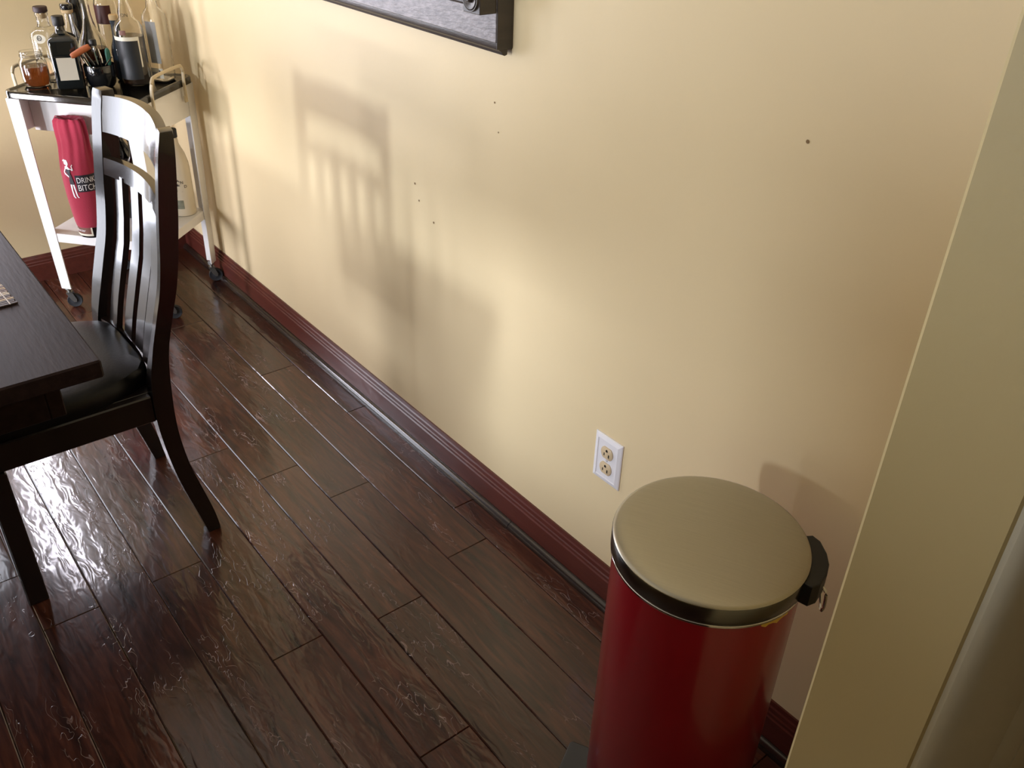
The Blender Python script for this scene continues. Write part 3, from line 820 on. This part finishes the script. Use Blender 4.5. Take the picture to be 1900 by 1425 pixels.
# --- dark cup and the bar tools in it
def cup():
    t = item('tool_cup', 'black glazed cup holding bar tools on the tray', 'cup', 0.246, 0.166, TZ)
    b = BM()
    out = [(0.030, 0), (0.036, 0.002), (0.042, 0.012), (0.046, 0.035), (0.047, 0.066), (0.0463, 0.069)]
    full = [(0, 0)]+out+[(0.0445, 0.068), (0.0435, 0.034), (0.039, 0.013), (0.032, 0.006), (0, 0.005)]
    lathe(b, full, 36, cap=False); obj('cup_body', b, M_BLACKEN, t, smooth=True)
cup()
def rod(b, p, q, r0, r1, n=8): tube(b, [p, q], 0, n, rs=[r0, r1])
CC = (0.246, 0.166)
def tool(name, label, lx, ly): return item(name, label, 'bar tool', lx, ly, TZ+0.006, 0, 'bar tools in the black cup')
def tools():
    # corkscrew leaning left, wooden cross handle
    t = tool('corkscrew', 'corkscrew with an orange-brown wooden cross handle leaning out of the cup', 0.252, 0.186)
    b = BM(); rod(b, (0, 0, 0), (0.014, -0.108, 0.118), 0.003, 0.003); obj('shaft', b, M_CHROME, t, smooth=True)
    b = BM(); tube(b, crom([(-0.016, -0.136, 0.108), (-0.008, -0.129, 0.112), (0.008, -0.116, 0.122), (0.024, -0.104, 0.131), (0.030, -0.100, 0.134)], 3), 0, 12, rs=[0.0055, 0.0075, 0.0085, 0.0092, 0.0092, 0.0095, 0.0098, 0.0098, 0.0095, 0.009, 0.0086, 0.0078, 0.0066])
    obj('wooden_handle', b, M_HANDLE, t, smooth=True)
    b = BM(); lathe(b, [(0, 0), (0.010, 0), (0.011, 0.003), (0.011, 0.015), (0.009, 0.018), (0, 0.018)], 16, cap=False)
    bmesh.ops.transform(b, matrix=Matrix.Translation((0.034, -0.086, 0.134)), verts=b.verts); obj('bell_cap', b, M_BLKP, t, smooth=True)
    # long bar spoons
    for k, (dx, dy, ex, ey, h) in enumerate([(-0.012, 0.004, -0.040, 0.002, 0.088), (-0.004, -0.010, -0.026, -0.020, 0.084), (0.004, 0.0, -0.014, 0.004, 0.098)]):
        t = tool('bar_spoon', ['leftmost thin steel bar spoon in the black cup, under the wooden handle', 'steel bar spoon at the front of the black cup', 'steel bar spoon standing upright in the middle of the black cup'][k], CC[0]+dx, CC[1]+dy)
        b = BM(); rod(b, (0, 0, 0), (ex, ey, h), 0.0026, 0.003); obj('spoon_stem', b, M_CHROME, t, smooth=True)
        b = BM(); lathe(b, [(0, 0), (0.005, 0.002), (0.007, 0.010), (0.0055, 0.019), (0, 0.022)], 12, cap=False, sy=0.5)
        bmesh.ops.transform(b, matrix=Matrix.Translation((ex, ey, h-0.002)), verts=b.verts); obj('spoon_tip', b, M_CHROME, t, smooth=True)
    t = tool('jigger', 'polished steel stirrer with a looped end in the black cup', CC[0]+0.016, CC[1]-0.006)
    t.name = 'stirrer'
    b = BM(); rod(b, (0, 0, 0), (0.004, -0.006, 0.085), 0.004, 0.005); rod(b, (0.004, -0.006, 0.085), (0.0, -0.006, 0.112), 0.005, 0.003); obj('stirrer_body', b, M_CHROME, t, smooth=True)
    t = tool('peeler', 'green handled bar peeler standing in the black cup', CC[0]+0.024, CC[1]+0.012)
    b = BM(); rod(b, (0, 0, 0), (0.004, 0.002, 0.062), 0.0025, 0.0035); obj('peeler_blade', b, M_CHROME, t, smooth=True)
    b = BM(); tube(b, [(0.004, 0.002, 0.0585), (0.0045, 0.002, 0.066), (0.005, 0.0025, 0.090), (0.005, 0.003, 0.104), (0.005, 0.003, 0.110)], 0, 10, rs=[0.004, 0.007, 0.0085, 0.0075, 0.003]); obj('peeler_handle', b, M_GREEN, t, smooth=True)
    t = tool('tongs', 'thin steel tongs leaning right out of the black cup', CC[0]+0.004, CC[1]+0.008)
    b = BM(); rod(b, (0.02, -0.012, 0), (0.030, -0.022, 0.064), 0.0022, 0.0022, 6); rod(b, (0.030, -0.022, 0.064), (0.066, -0.034, 0.096), 0.0022, 0.0016, 6); obj('tong_arm', b, M_CHROME, t, smooth=True)
tools()
# --- bottle with black label
def black_label():
    t = item('whiskey_bottle', 'clear round bottle with a large black label and dark spirit, right of the cup', 'bottle', 0.334, 0.226, TZ)
    b = BM()
    prof = [(0.034, 0), (0.0425, 0.004), (0.0445, 0.014), (0.0445, 0.165), (0.043, 0.178), (0.037, 0.190), (0.027, 0.198), (0.0225, 0.206), (0.022, 0.222), (0.0165, 0.240), (0.0145, 0.250), (0.0145, 0.285), (0.0155, 0.287), (0.0155, 0.297)]
    glass_shell(b, prof, 0.0028); obj('bottle_glass', b, M_GLASS, t, smooth=True)
    b = BM(); lathe(b, [(0, 0.0065), (0.038, 0.0075), (0.0413, 0.016), (0.0413, 0.150), (0, 0.150)], 32, cap=False); obj('spirit', b, M_DARKLIQ, t, smooth=True)
    label_patch(t, 'label', 0.0445, -1.35, 1.05, 0.022, 0.140, M_BLKLAB)
    label_patch(t, 'label_border', 0.0445, -1.35, 1.17, 0.1405, 0.152, M_WPAPER)
    label_patch(t, 'label_border', 0.0445, 1.06, 1.17, 0.06, 0.1403, M_WPAPER)
    label_patch(t, 'shoulder_seal', 0.0448, -0.1, 0.35, 0.158, 0.172, M_BROWNLAB, off=0.0004)
    wrap_text(t, 'neck_lettering', 'ON', 0.014, 0.0225, -0.1, 0.209, M_INK)
    b = BM(); lathe(b, [(0, 0.2975), (0.017, 0.2975), (0.017, 0.318), (0, 0.319)], 20, cap=False); obj('cap', b, M_BLKP, t, smooth=True)
black_label()
# --- narrow cork-topped bottle
def cork_bottle():
    t = item('cork_bottle', 'slim smoky blue bottle with a pale stopper behind the cup', 'bottle', 0.262, 0.268, TZ)
    b = BM()
    prof = [(0.018, 0), (0.0235, 0.004), (0.025, 0.014), (0.025, 0.085), (0.022, 0.105), (0.0155, 0.124), (0.0125, 0.140), (0.012, 0.176), (0.0138, 0.178), (0.0138, 0.185)]
    glass_shell(b, prof, 0.0022, 28); obj('bottle_glass', b, M_BLUEGL, t, smooth=True)
    b = BM(); lathe(b, [(0, 0.176), (0.0092, 0.176), (0.0092, 0.1853), (0.0135, 0.1856), (0.014, 0.199), (0.012, 0.202), (0, 0.202)], 20, cap=False); obj('stopper', b, M_CORK, t, smooth=True)
cork_bottle()
# --- tall clear bottle with a frosted panel
def frosted():
    t = item('vodka_bottle', 'tall clear bottle with a frosted grey label, rightmost on the tray', 'bottle', 0.382, 0.305, TZ, -0.15)
    b = BM()
    prof = [(0.026, 0), (0.030, 0.004), (0.031, 0.014), (0.031, 0.190), (0.029, 0.203), (0.021, 0.216), (0.0145, 0.226), (0.013, 0.240), (0.013, 0.285), (0.0145, 0.287), (0.0145, 0.297)]
    glass_shell(b, prof, 0.0025, 40, sq=4.0); obj('bottle_glass', b, M_GLASS, t, smooth=True)
    b = BM(); box(b, -0.012, 0.027, -0.0322, -0.0315, 0.058, 0.186); obj('frosted_label', b, M_FROST, t)
    b = BM(); box(b, -0.018, 0.027, -0.0322, -0.0315, 0.010, 0.042); lb = obj('base_label', b, M_WPAPER, t)
    b = BM(); box(b, -0.017, 0.006, -0.0328, -0.0323, 0.014, 0.030); obj('label_print', b, M_FROST, lb)
    b = BM(); box(b, 0.012, 0.017, -0.0328, -0.0323, 0.031, 0.036); obj('label_dot', b, M_INK, lb)
    b = BM(); lathe(b, [(0, 0.2975), (0.016, 0.2975), (0.016, 0.325), (0, 0.326)], 20, cap=False); obj('cap', b, M_STEEL, t, smooth=True)
frosted()
# --- back row
def liqueur():
    t = item('liqueur_bottle', 'slim clear bottle with a black stopper over a cream collar, behind the square dark bottle', 'bottle', 0.1115, 0.2565, TZ)
    b = BM()
    prof = [(0.022, 0), (0.0245, 0.004), (0.026, 0.014), (0.026, 0.120), (0.024, 0.140), (0.018, 0.158), (0.0135, 0.172), (0.0135, 0.200)]
    glass_shell(b, prof, 0.0025); obj('bottle_glass', b, M_GLASS, t, smooth=True)
    b = BM(); lathe(b, [(0, 0.196), (0.0108, 0.196), (0.0108, 0.2003), (0.017, 0.2004), (0.018, 0.210), (0, 0.2101)], 24, cap=False); obj('collar', b, M_CORK, t, smooth=True)
    b = BM(); lathe(b, [(0, 0.2102), (0.0185, 0.2102), (0.020, 0.213), (0.020, 0.224), (0.018, 0.228), (0, 0.229)], 24, cap=False); obj('stopper', b, M_BLKGL, t, smooth=True)
liqueur()
def wine():
    t = item('wine_bottle', 'tall black glass bottle at the back of the tray', 'bottle', 0.104, 0.3205, TZ)
    b = BM(); lathe(b, [(0, 0.0), (0.030, 0), (0.0345, 0.004), (0.035, 0.015), (0.035, 0.20), (0.030, 0.225), (0.018, 0.25), (0.0145, 0.27), (0.0145, 0.31), (0, 0.31)], 32, cap=False); obj('bottle_glass', b, M_BLKGL, t, smooth=True)
    b = BM(); lathe(b, [(0.0148, 0.272), (0.0155, 0.273), (0.0155, 0.316), (0.0, 0.317)], 24, cap=False); obj('foil_capsule', b, M_BLKP, t, smooth=True)
wine()
def bourbon():
    t = item('bourbon_bottle', 'clear bottle with a dark red-brown label at the back middle of the tray', 'bottle', 0.206, 0.3215, TZ)
    b = BM()
    prof = [(0.028, 0), (0.0325, 0.004), (0.034, 0.014), (0.034, 0.225), (0.030, 0.242), (0.019, 0.258), (0.0145, 0.27), (0.0145, 0.30)]
    glass_shell(b, prof, 0.0026); obj('bottle_glass', b, M_GLASS, t, smooth=True)
    label_patch(t, 'label', 0.034, -1.25, 1.0, 0.165, 0.222, M_REDLAB)
    label_patch(t, 'seal', 0.034, 0.55, 1.25, 0.146, 0.164, M_CORK)
    b = BM(); lathe(b, [(0, 0.3005), (0.0165, 0.3005), (0.0165, 0.322), (0, 0.323)], 20, cap=False); obj('cap', b, M_DKWOOD, t, smooth=True)
bourbon()

# --- lower shelf: bottle in a red cloth bag
def bag_bottle():
    SX, SY = 0.181, 0.045
    t = item('bagged_bottle', 'bottle in a red cloth gift bag printed with a white figure', 'bottle', SX, SY, SZ+0.0004)
    R = 0.048
    b = BM(); lathe(b, [(0, 0), (0.042, 0), (0.0465, 0.003), (R, 0.010), (R, 0.21), (0.043, 0.235), (0.022, 0.262), (0.016, 0.285), (0.016, 0.34), (0, 0.34)], 36, cap=False); obj('bottle_glass', b, M_BLKGL, t, smooth=True)
    lb = label_patch(t, 'bottle_label', R, -1.5, 0.42, 0.0135, 0.040, M_BROWNLAB)
    label_patch(lb, 'label_border', R, -1.5, 0.42, 0.010, 0.0168, M_WPAPER, off=0.0010)
    label_patch(lb, 'label_border', R, 0.42, 0.52, 0.010, 0.040, M_WPAPER, off=0.0010)
    wrap_text(lb, 'label_lettering', 'ld Bursier', 0.0125, R, -0.95, 0.0245, M_WINK)
    # the bag: gathered folds towards the top
    prof = [(0.0485, 0.0385), (0.0505, 0.041), (0.0525, 0.055), (0.055, 0.09), (0.057, 0.14), (0.0575, 0.20), (0.056, 0.25), (0.0535, 0.30), (0.055, 0.34), (0.0545, 0.368), (0.052, 0.384), (0.044, 0.393), (0.020, 0.386), (0.0, 0.378)]
    def bagr(a, z, r):
        k = max(0.0, (z-0.20)/0.18)
        fold = 0.0036*k*math.sin(7*a+0.6)+0.0034*k*math.sin(13*a+2.0)+0.002*k*math.sin(4*a+9*z)+0.0012*math.sin(3*a+14*z)
        return r+fold*min(1, r/0.02)
    def flat(z): return 1-0.42*max(0.0, min(1.0, (z-0.235)/0.085))   # the cloth lies flat above the bottle's shoulder
    b = BM(); n = 72; rings = []
    PR = []
    for (r0, z0), (r1, z1) in zip(prof, prof[1:]):
        for k in range(3): PR.append((r0+(r1-r0)*k/3, z0+(z1-z0)*k/3))
    for r, z in PR:
        rings.append([b.verts.new((bagr(2*PI*k/n, z, r)*math.cos(2*PI*k/n), flat(z)*bagr(2*PI*k/n, z, r)*math.sin(2*PI*k/n), z)) for k in range(n)])
    for A, B in zip(rings, rings[1:]):
        for k in range(n): b.faces.new([A[k], A[(k+1) % n], B[(k+1) % n], B[k]])
    b.faces.new(rings[-1])
    bag = obj('cloth_bag', b, M_CLOTH, t, smooth=True, angle=80)
    # printed lettering box and figure, on the bag's own curved front
    def bag_wrap(bm, x0, z0, off):
        for v in bm.verts:
            z = z0+v.co.y
            r = interp([(z_, r_) for r_, z_ in prof], z)+off
            a = (x0+v.co.x)/0.057
            ang = a-PI/2
            rr = bagr(ang % (2*PI), z, r)
            v.co = Vector((rr*math.cos(ang), flat(z)*rr*math.sin(ang), z))
    def strip(x0, x1, z0, z1, m, off, nm):
        b = BM(); N = 14
        lo = [b.verts.new((x0+(x1-x0)*k/N, z0, 0)) for k in range(N+1)]; hi = [b.verts.new((x0+(x1-x0)*k/N, z1, 0)) for k in range(N+1)]
        for k in range(N): b.faces.new([lo[k], lo[k+1], hi[k+1], hi[k]])
        bag_wrap(b, 0, 0, off); return obj(nm, b, m, bag)
    strip(0.014, 0.092, 0.166, 0.222, M_INK, 0.0012, 'print_panel')
    for s, z, sz in (('DRINK UP', 0.197, 0.0185), ('BITCHES', 0.171, 0.0205)):
        b = text_bm(s, sz); bmesh.ops.scale(b, vec=(1, 1.38, 1), verts=b.verts); bag_wrap(b, 0.017, z, 0.0020); obj('print_lettering', b, M_WINK, bag)
    # figure (a flat print): outline polygons in the bag's surface, origin at the waist
    def fig(polys, m, off, nm):
        b = BM()
        for pts in polys:
            vs = [b.verts.new((x, y, 0)) for x, y in pts]; b.faces.new(vs)
        bmesh.ops.triangulate(b, faces=b.faces)
        bag_wrap(b, 0, 0, off); return obj(nm, b, m, bag)
    s = 0.00128
    def P(l, dx=-5, dz=163): return [((x+dx)*s, (y+dz)*s) for x, y in l]
    ell = lambda cx, cy, rx, ry, n=14: [(cx+rx*math.cos(2*PI*k/n), cy+ry*math.sin(2*PI*k/n)) for k in range(n)]
    fig([P(ell(-5, 41, 5.5, 6)), P(ell(-1, 38, 3.6, 5)),
         P([(-6, 38), (-9, 44), (-15, 42), (-16, 45), (-9, 48), (-3, 43)]),
         P([(-4, 33), (-1, 34), (2, 31), (8, 26), (3, 24), (-6, 27), (-8, 31)]),
         P([(-7, 29), (-4, 28), (-8, 18), (-5, 14), (3, 8), (1, 5), (-9, 12), (-11, 18)]),
         P([(5, 28), (9, 25), (13, 22), (15, 24), (12, 33), (14, 36), (12.5, 37), (10, 33), (12, 26)]),
         P([(1, -12), (6, -12), (4.5, -28), (6, -44), (9, -49), (6, -49), (2.5, -44), (1, -28)]),
         P([(7, -12), (11, -12), (12.5, -28), (14, -43), (17, -47.5), (14, -48), (11, -43), (9, -28)])], M_WINK, 0.0016, 'printed_figure')
    fig([P([(-2, 26), (3, 25), (8, 25), (7, 17), (9, 8), (12, -13), (1, -13), (1, -2), (3, 6), (-1, 16), (-5, 20)])], M_INK, 0.0024, 'printed_dress')
bag_bottle()
# --- white rum bottle
def rum():
    t = item('rum_bottle', 'white opaque bottle with a black cap at the right end of the cart shelf', 'bottle', 0.382, 0.292, SZ+0.0004)
    b = BM(); lathe(b, [(0, 0), (0.034, 0), (0.0385, 0.003), (0.040, 0.012), (0.040, 0.165), (0.038, 0.19), (0.031, 0.220), (0.022, 0.240), (0.0165, 0.255), (0.015, 0.275), (0, 0.276)], 36, cap=False); obj('bottle_body', b, M_MILK, t, smooth=True)
    b = BM(); lathe(b, [(0, 0.2762), (0.0165, 0.2762), (0.017, 0.278), (0.017, 0.303), (0.0155, 0.305), (0, 0.305)], 24, cap=False); obj('cap', b, M_BLKP, t, smooth=True)
    # arched lettering and a small palm print
    for k, ch in enumerate('LAND'):
        b = text_bm(ch, 0.015)
        a = -0.06+k*0.28
        z = 0.128-0.009*(k-0.8)**2*0.5
        wrap(b, 0.0408, a, z); obj('lettering', b, M_INK, t)
    b = BM()
    def quad(p, q, w):
        d = (Vector((*q, 0))-Vector((*p, 0))).normalized(); nn = Vector((-d.y, d.x, 0))*w
        P0 = Vector((*p, 0)); P1 = Vector((*q, 0))
        b.faces.new([b.verts.new(v) for v in (P0-nn, P1-nn*0.4, P1+nn*0.4, P0+nn)])
    quad((0, 0), (0.002, 0.022), 0.0014)
    for a in (20, 60, 100, 140, 170, -10, 200): quad((0.002, 0.022), (0.002+0.011*math.cos(math.radians(a)), 0.022+0.009*math.sin(math.radians(a))), 0.0016)
    quad((-0.014, -0.0005), (0.018, -0.0005), 0.0008)
    wrap(b, 0.0408, 0.15, 0.094); obj('palm_print', b, M_INK, t)
    label_patch(t, 'green_print', 0.040, -0.5, 0.55, 0.030, 0.062, mat('grey_green_print', srgb(138, 140, 122), rough=0.5, var=0.25, vscale=60), off=0.0006)
rum()
def dark_bottle():
    t = item('stout_bottle', 'dark bottle on the cart shelf, seen between the chair rails', 'bottle', 0.292, 0.190, SZ+0.0004)
    b = BM(); lathe(b, [(0, 0), (0.032, 0), (0.0365, 0.004), (0.0375, 0.014), (0.0375, 0.185), (0.033, 0.208), (0.020, 0.232), (0.0145, 0.25), (0.0145, 0.285), (0, 0.286)], 32, cap=False); obj('bottle_glass', b, M_GINGL, t, smooth=True)
    b = BM(); lathe(b, [(0, 0.2862), (0.016, 0.2862), (0.016, 0.306), (0, 0.307)], 20, cap=False); obj('cap', b, M_BLKP, t, smooth=True)
dark_bottle()
def wicker_bottle():
    t = item('wicker_bottle', 'dark bottle in a grey woven sleeve with a lime green label, on the cart shelf', 'bottle', 0.215, 0.232, SZ+0.0004)
    b = BM(); lathe(b, [(0, 0), (0.034, 0), (0.0385, 0.004), (0.040, 0.014), (0.040, 0.215), (0.034, 0.240), (0.020, 0.262), (0.0145, 0.275), (0.0145, 0.30), (0, 0.301)], 32, cap=False); obj('bottle_glass', b, M_BLKGL, t, smooth=True)
    b = BM()
    for k in range(9):
        z = 0.168+k*0.0056
        pts = [((0.0415+0.0012*(1 if (j+k) % 2 else -1))*math.cos(2*PI*j/36), (0.0415+0.0012*(1 if (j+k) % 2 else -1))*math.sin(2*PI*j/36), z) for j in range(37)]
        tube(b, pts, 0.0026, 5)
    obj('woven_sleeve', b, M_WICKER, t, smooth=True)
    label_patch(t, 'green_label', 0.040, -0.85, -0.25, 0.105, 0.160, M_LGREEN)
    label_patch(t, 'brown_label', 0.040, -0.2, 0.9, 0.06, 0.160, M_BROWNLAB)
wicker_bottle()

# ------------------------------------------------------------------ electrical outlet
def outlet():
    cx, cz = 1.019, 0.382
    t = thing('wall_outlet', 'white wall outlet with two ivory sockets, left of the red bin', 'outlet', (cx, YR, cz))
    w, h = 0.0395, 0.0575
    b = BM()
    R = []
    for (s, y) in ((0, 0.0002), (0, 0.0022), (0.002, 0.0040), (0.010, 0.0066), (0.0112, 0.0066), (0.0122, 0.0054), (0.0132, 0.0054)):
        R.append([b.verts.new((sx*(w-s), y, sz*(h-s))) for sx, sz in ((-1, -1), (1, -1), (1, 1), (-1, 1))])
    for A, B in zip(R, R[1:]):
        for i in range(4): b.faces.new([A[i], A[(i+1) % 4], B[(i+1) % 4], B[i]])
    b.faces.new(R[0]); b.faces.new(R[-1])
    obj('cover_plate', b, M_PLATE, t)
    for s in (1, -1):
        zc = s*0.0195
        b = BM(); n = 40; pts = []
        for k in range(n):
            a = 2*PI*k/n
            x = 0.0172*math.cos(a); z = max(-0.0142, min(0.0142, 0.0172*math.sin(a)))
            pts.append((x, zc+z))
        A = [b.verts.new((p[0], 0.0055, p[1])) for p in pts]; B = [b.verts.new((p[0]*1.0, 0.0074, p[1])) for p in pts]; D = [b.verts.new((p[0]*0.95, 0.0080, zc+(p[1]-zc)*0.95)) for p in pts]
        for U, V in ((A, B), (B, D)):
            for i in range(n): b.faces.new([U[i], U[(i+1) % n], V[(i+1) % n], V[i]])
        b.faces.new(D)
        rc = obj('receptacle', b, M_RECEP, t, smooth=True, angle=40)
        for (x0, x1, z0, z1, nm) in ((0.0052, 0.0078, -0.0075, -0.0005, 'slot'), (-0.0082, -0.0050, -0.0085, -0.0005, 'slot')):
            b = BM(); box(b, x0, x1, 0.0076, 0.0082, zc+z0, zc+z1); obj(nm, b, M_SLOT, rc)
        b = BM()
        prism(b, [(0.0030*math.cos(PI*k/8), zc+0.0055+0.0042*math.sin(PI*k/8)) for k in range(9)]+[(-0.003, zc+0.0035), (0.003, zc+0.0035)], 'y', 0.0076, 0.0082)
        obj('ground_hole', b, M_SLOT, rc)
    b = BM(); lathe(b, [(0, 0), (0.003, 0), (0.003, 0.0012), (0.002, 0.0018), (0, 0.0018)], 14, cap=False)
    bmesh.ops.transform(b, matrix=Matrix.Translation((0, 0.0053, 0)) @ Matrix.Rotation(-PI/2, 4, 'X'), verts=b.verts)
    obj('screw', b, M_SCREW, t, smooth=True)
outlet()

# ------------------------------------------------------------------ carved wall plaque (only its lower right corner is in the picture)
def plaque():
    X0, X1, Z0, Z1 = 1.379, 2.75, 1.133, 1.93
    t = thing('wall_frame', 'dark carved wooden frame with silvery worn rails hanging on the yellow wall', 'frame', ((X0+X1)/2, YR, Z0))
    ox = (X0+X1)/2
    hw = (X1-X0)/2; H = Z1-Z0
    e = 0.024                     # visible bead height below the rail
    RW = 0.105                    # rail width
    # bottom / top mouldings
    bead = [(0.0005, 0.010), (0.012, 0.010), (0.012, 0.001), (0.018, -0.001), (0.023, 0.001), (0.025, 0.006), (0.0285, 0.008), (0.033, 0.011), (0.0355, 0.016), (0.036, 0.0235), (0.0005, 0.0235)]
    b = BM(); prism(b, bead, 'x', -hw, hw); obj('bead_moulding', b, M_FRAMED, t, smooth=True, angle=25)
    b = BM(); prism(b, [(p[0], H-p[1]) for p in bead], 'x', -hw, hw); obj('bead_moulding', b, M_FRAMED, t, smooth=True, angle=25)
    # rails
    b = BM(); box(b, -hw, hw, 0.0006, 0.040, e, e+RW, 0.0012); obj('rail', b, M_FRAMES, t)
    b = BM(); box(b, -hw, hw, 0.0006, 0.040, H-e-RW, H-e, 0.0012); obj('rail', b, M_FRAMES, t)
    for s in (-1, 1):
        b = BM(); box(b, s*hw-(0.105 if s > 0 else 0), s*hw+(0 if s > 0 else 0.105), 0.0006, 0.0398, e+RW, H-e-RW, 0.0012); obj('stile', b, M_FRAMES, t)
        # dark edge strip
        b = BM(); box(b, s*hw-(0.0 if s > 0 else 0.002), s*hw+(0.002 if s > 0 else 0), 0.0006, 0.0385, 0.012, H-0.012, 0.0005); obj('edge_strip', b, M_FRAMED, t)
    # corner blocks with turned rosettes
    BS = 0.052
    for sx in (-1, 1):
        for zc in (e+0.052+BS/2, H-e-0.052-BS/2):
            cx = sx*(hw-BS/2-0.0005)
            b = BM(); box(b, cx-BS/2, cx+BS/2, 0.0401, 0.078, zc-BS/2, zc+BS/2, 0.0012); blk = obj('corner_block', b, M_FRAMED, t)
            b = BM(); lathe(b, [(0, 0.010), (0.004, 0.0095), (0.0065, 0.006), (0.0075, 0.002), (0.015, 0.0045), (0.0185, 0.005), (0.020, 0.003), (0.021, 0.004), (0.0225, 0.004), (0.0235, 0.0), (0, 0.0)], 32, cap=False)
            bmesh.ops.transform(b, matrix=Matrix.Translation((cx, 0.0781, zc)) @ Matrix.Rotation(-PI/2, 4, 'X'), verts=b.verts)
            obj('rosette', b, M_FRAMED, blk, smooth=True, angle=25)
    # reeded strips between the blocks
    for zc in (e+0.052+BS/2, H-e-0.052-BS/2):
        for k in (-1, 0, 1):
            b = BM()
            pts = [(0.0401+0.014*math.sin(PI*j/8), zc+k*0.0155-0.0072*math.cos(PI*j/8)) for j in range(9)]
            prism(b, pts, 'x', -hw+BS+0.002, hw-BS-0.002); obj('reed', b, M_FRAMED, t, smooth=True, angle=50)
    b = BM(); box(b, -hw+0.106, hw-0.106, 0.006, 0.012, e+RW+0.001, H-e-RW-0.001); obj('mirror', b, M_MIRROR, t)
plaque()

# ------------------------------------------------------------------ red pedal bin
def bin_():
    cx, cy = 0.563, -0.850
    t = thing('pedal_bin', 'round red pedal bin with a brushed steel lid standing against the yellow wall', 'bin', (cx, cy, 0), math.radians(28))
    R = 0.1385
    b = BM(); lathe(b, [(0, 0.0006), (0.136, 0.0006), (0.1405, 0.004), (0.1405, 0.024), (0.1385, 0.027), (0, 0.027)], 72, cap=False); obj('base_ring', b, M_BLKP, t, smooth=True)
    b = BM(); lathe(b, [(0, 0.0272), (R-0.001, 0.0272), (R, 0.030), (R, 0.598), (R-0.002, 0.600), (R-0.006, 0.600), (R-0.008, 0.20), (0, 0.20)], 96, cap=False); obj('body', b, M_RED, t, smooth=True)
    b = BM(); lathe(b, [(0, 0.6002), (R+0.001, 0.6002), (R+0.0035, 0.6022), (R+0.0035, 0.6052), (R+0.001, 0.607), (0, 0.607)], 96, cap=False); obj('bright_ring', b, M_CHROME, t, smooth=True)
    RL = R+0.0042
    b = BM(); lathe(b, [(0, 0.6072), (RL-0.001, 0.6072), (RL, 0.609), (RL, 0.6355), (RL-0.0006, 0.6368)], 96, cap=False)
    lid = obj('lid_band', b, M_BAND, t, smooth=True)
    b = BM(); lathe(b, [(RL-0.0006, 0.6369), (RL-0.002, 0.6388), (RL-0.006, 0.6402), (0.120, 0.6422), (0.09, 0.6436), (0.05, 0.6446), (0.0, 0.645)], 96, cap=False); obj('lid_top', b, M_LID, lid, smooth=True)
    # hinge bracket at the back (-x), with the wire bail hanging from it
    HR = Matrix.Rotation(math.radians(7), 4, 'Z')
    b = BM()
    prism(b, [(-RL-0.001, -0.056), (-RL-0.012, -0.046), (-RL-0.021, -0.022), (-RL-0.024, 0.0), (-RL-0.021, 0.022), (-RL-0.012, 0.046), (-RL-0.001, 0.056), (-RL+0.018, 0.048), (-RL+0.002, 0.02), (-RL+0.001, 0.0), (-RL+0.002, -0.02), (-RL+0.018, -0.048)], 'z', 0.597, 0.634, 0.002)
    bmesh.ops.transform(b, matrix=HR, verts=b.verts)
    obj('hinge_bracket', b, M_BLKP, t)
    b = BM(); tube(b, crom([(-RL-0.016, -0.022, 0.612), (-RL-0.025, -0.026, 0.604), (-RL-0.028, -0.026, 0.580), (-RL-0.027, -0.018, 0.562), (-RL-0.027, 0.018, 0.562), (-RL-0.028, 0.026, 0.580), (-RL-0.025, 0.026, 0.604), (-RL-0.016, 0.022, 0.612)], 4), 0.0024, 8)
    bmesh.ops.transform(b, matrix=HR, verts=b.verts)
    obj('bail_handle', b, M_CHROME, t, smooth=True)
    # scrap of yellow liner under the lid rim
    b = BM(); n = 8
    top = []; bot = []
    for k in range(n+1):
        a = math.radians(134+22*k/n)
        top.append(b.verts.new(((R+0.0006)*math.cos(a), (R+0.0006)*math.sin(a), 0.6000)))
        bot.append(b.verts.new(((R+0.0022+0.001*math.sin(k*2.1))*math.cos(a), (R+0.0022+0.001*math.sin(k*2.1))*math.sin(a), 0.5985-0.007*math.sin(PI*min(1, k/n*0.9+0.1))*(0.7+0.3*math.sin(k*1.7)))))
    for k in range(n): b.faces.new([top[k], top[k+1], bot[k+1], bot[k]])
    obj('liner_scrap', b, M_YELBAG, t, smooth=True)
    # pedal
    b = BM()
    prism(b, [(0.128, -0.034), (0.182, -0.034), (0.187, -0.029), (0.187, 0.029), (0.182, 0.034), (0.128, 0.034)], 'z', 0.014, 0.021, 0.0018)
    obj('pedal', b, mat('dark_pedal_steel', srgb(70, 72, 80), rough=0.2, metal=1.0), t)
bin_()
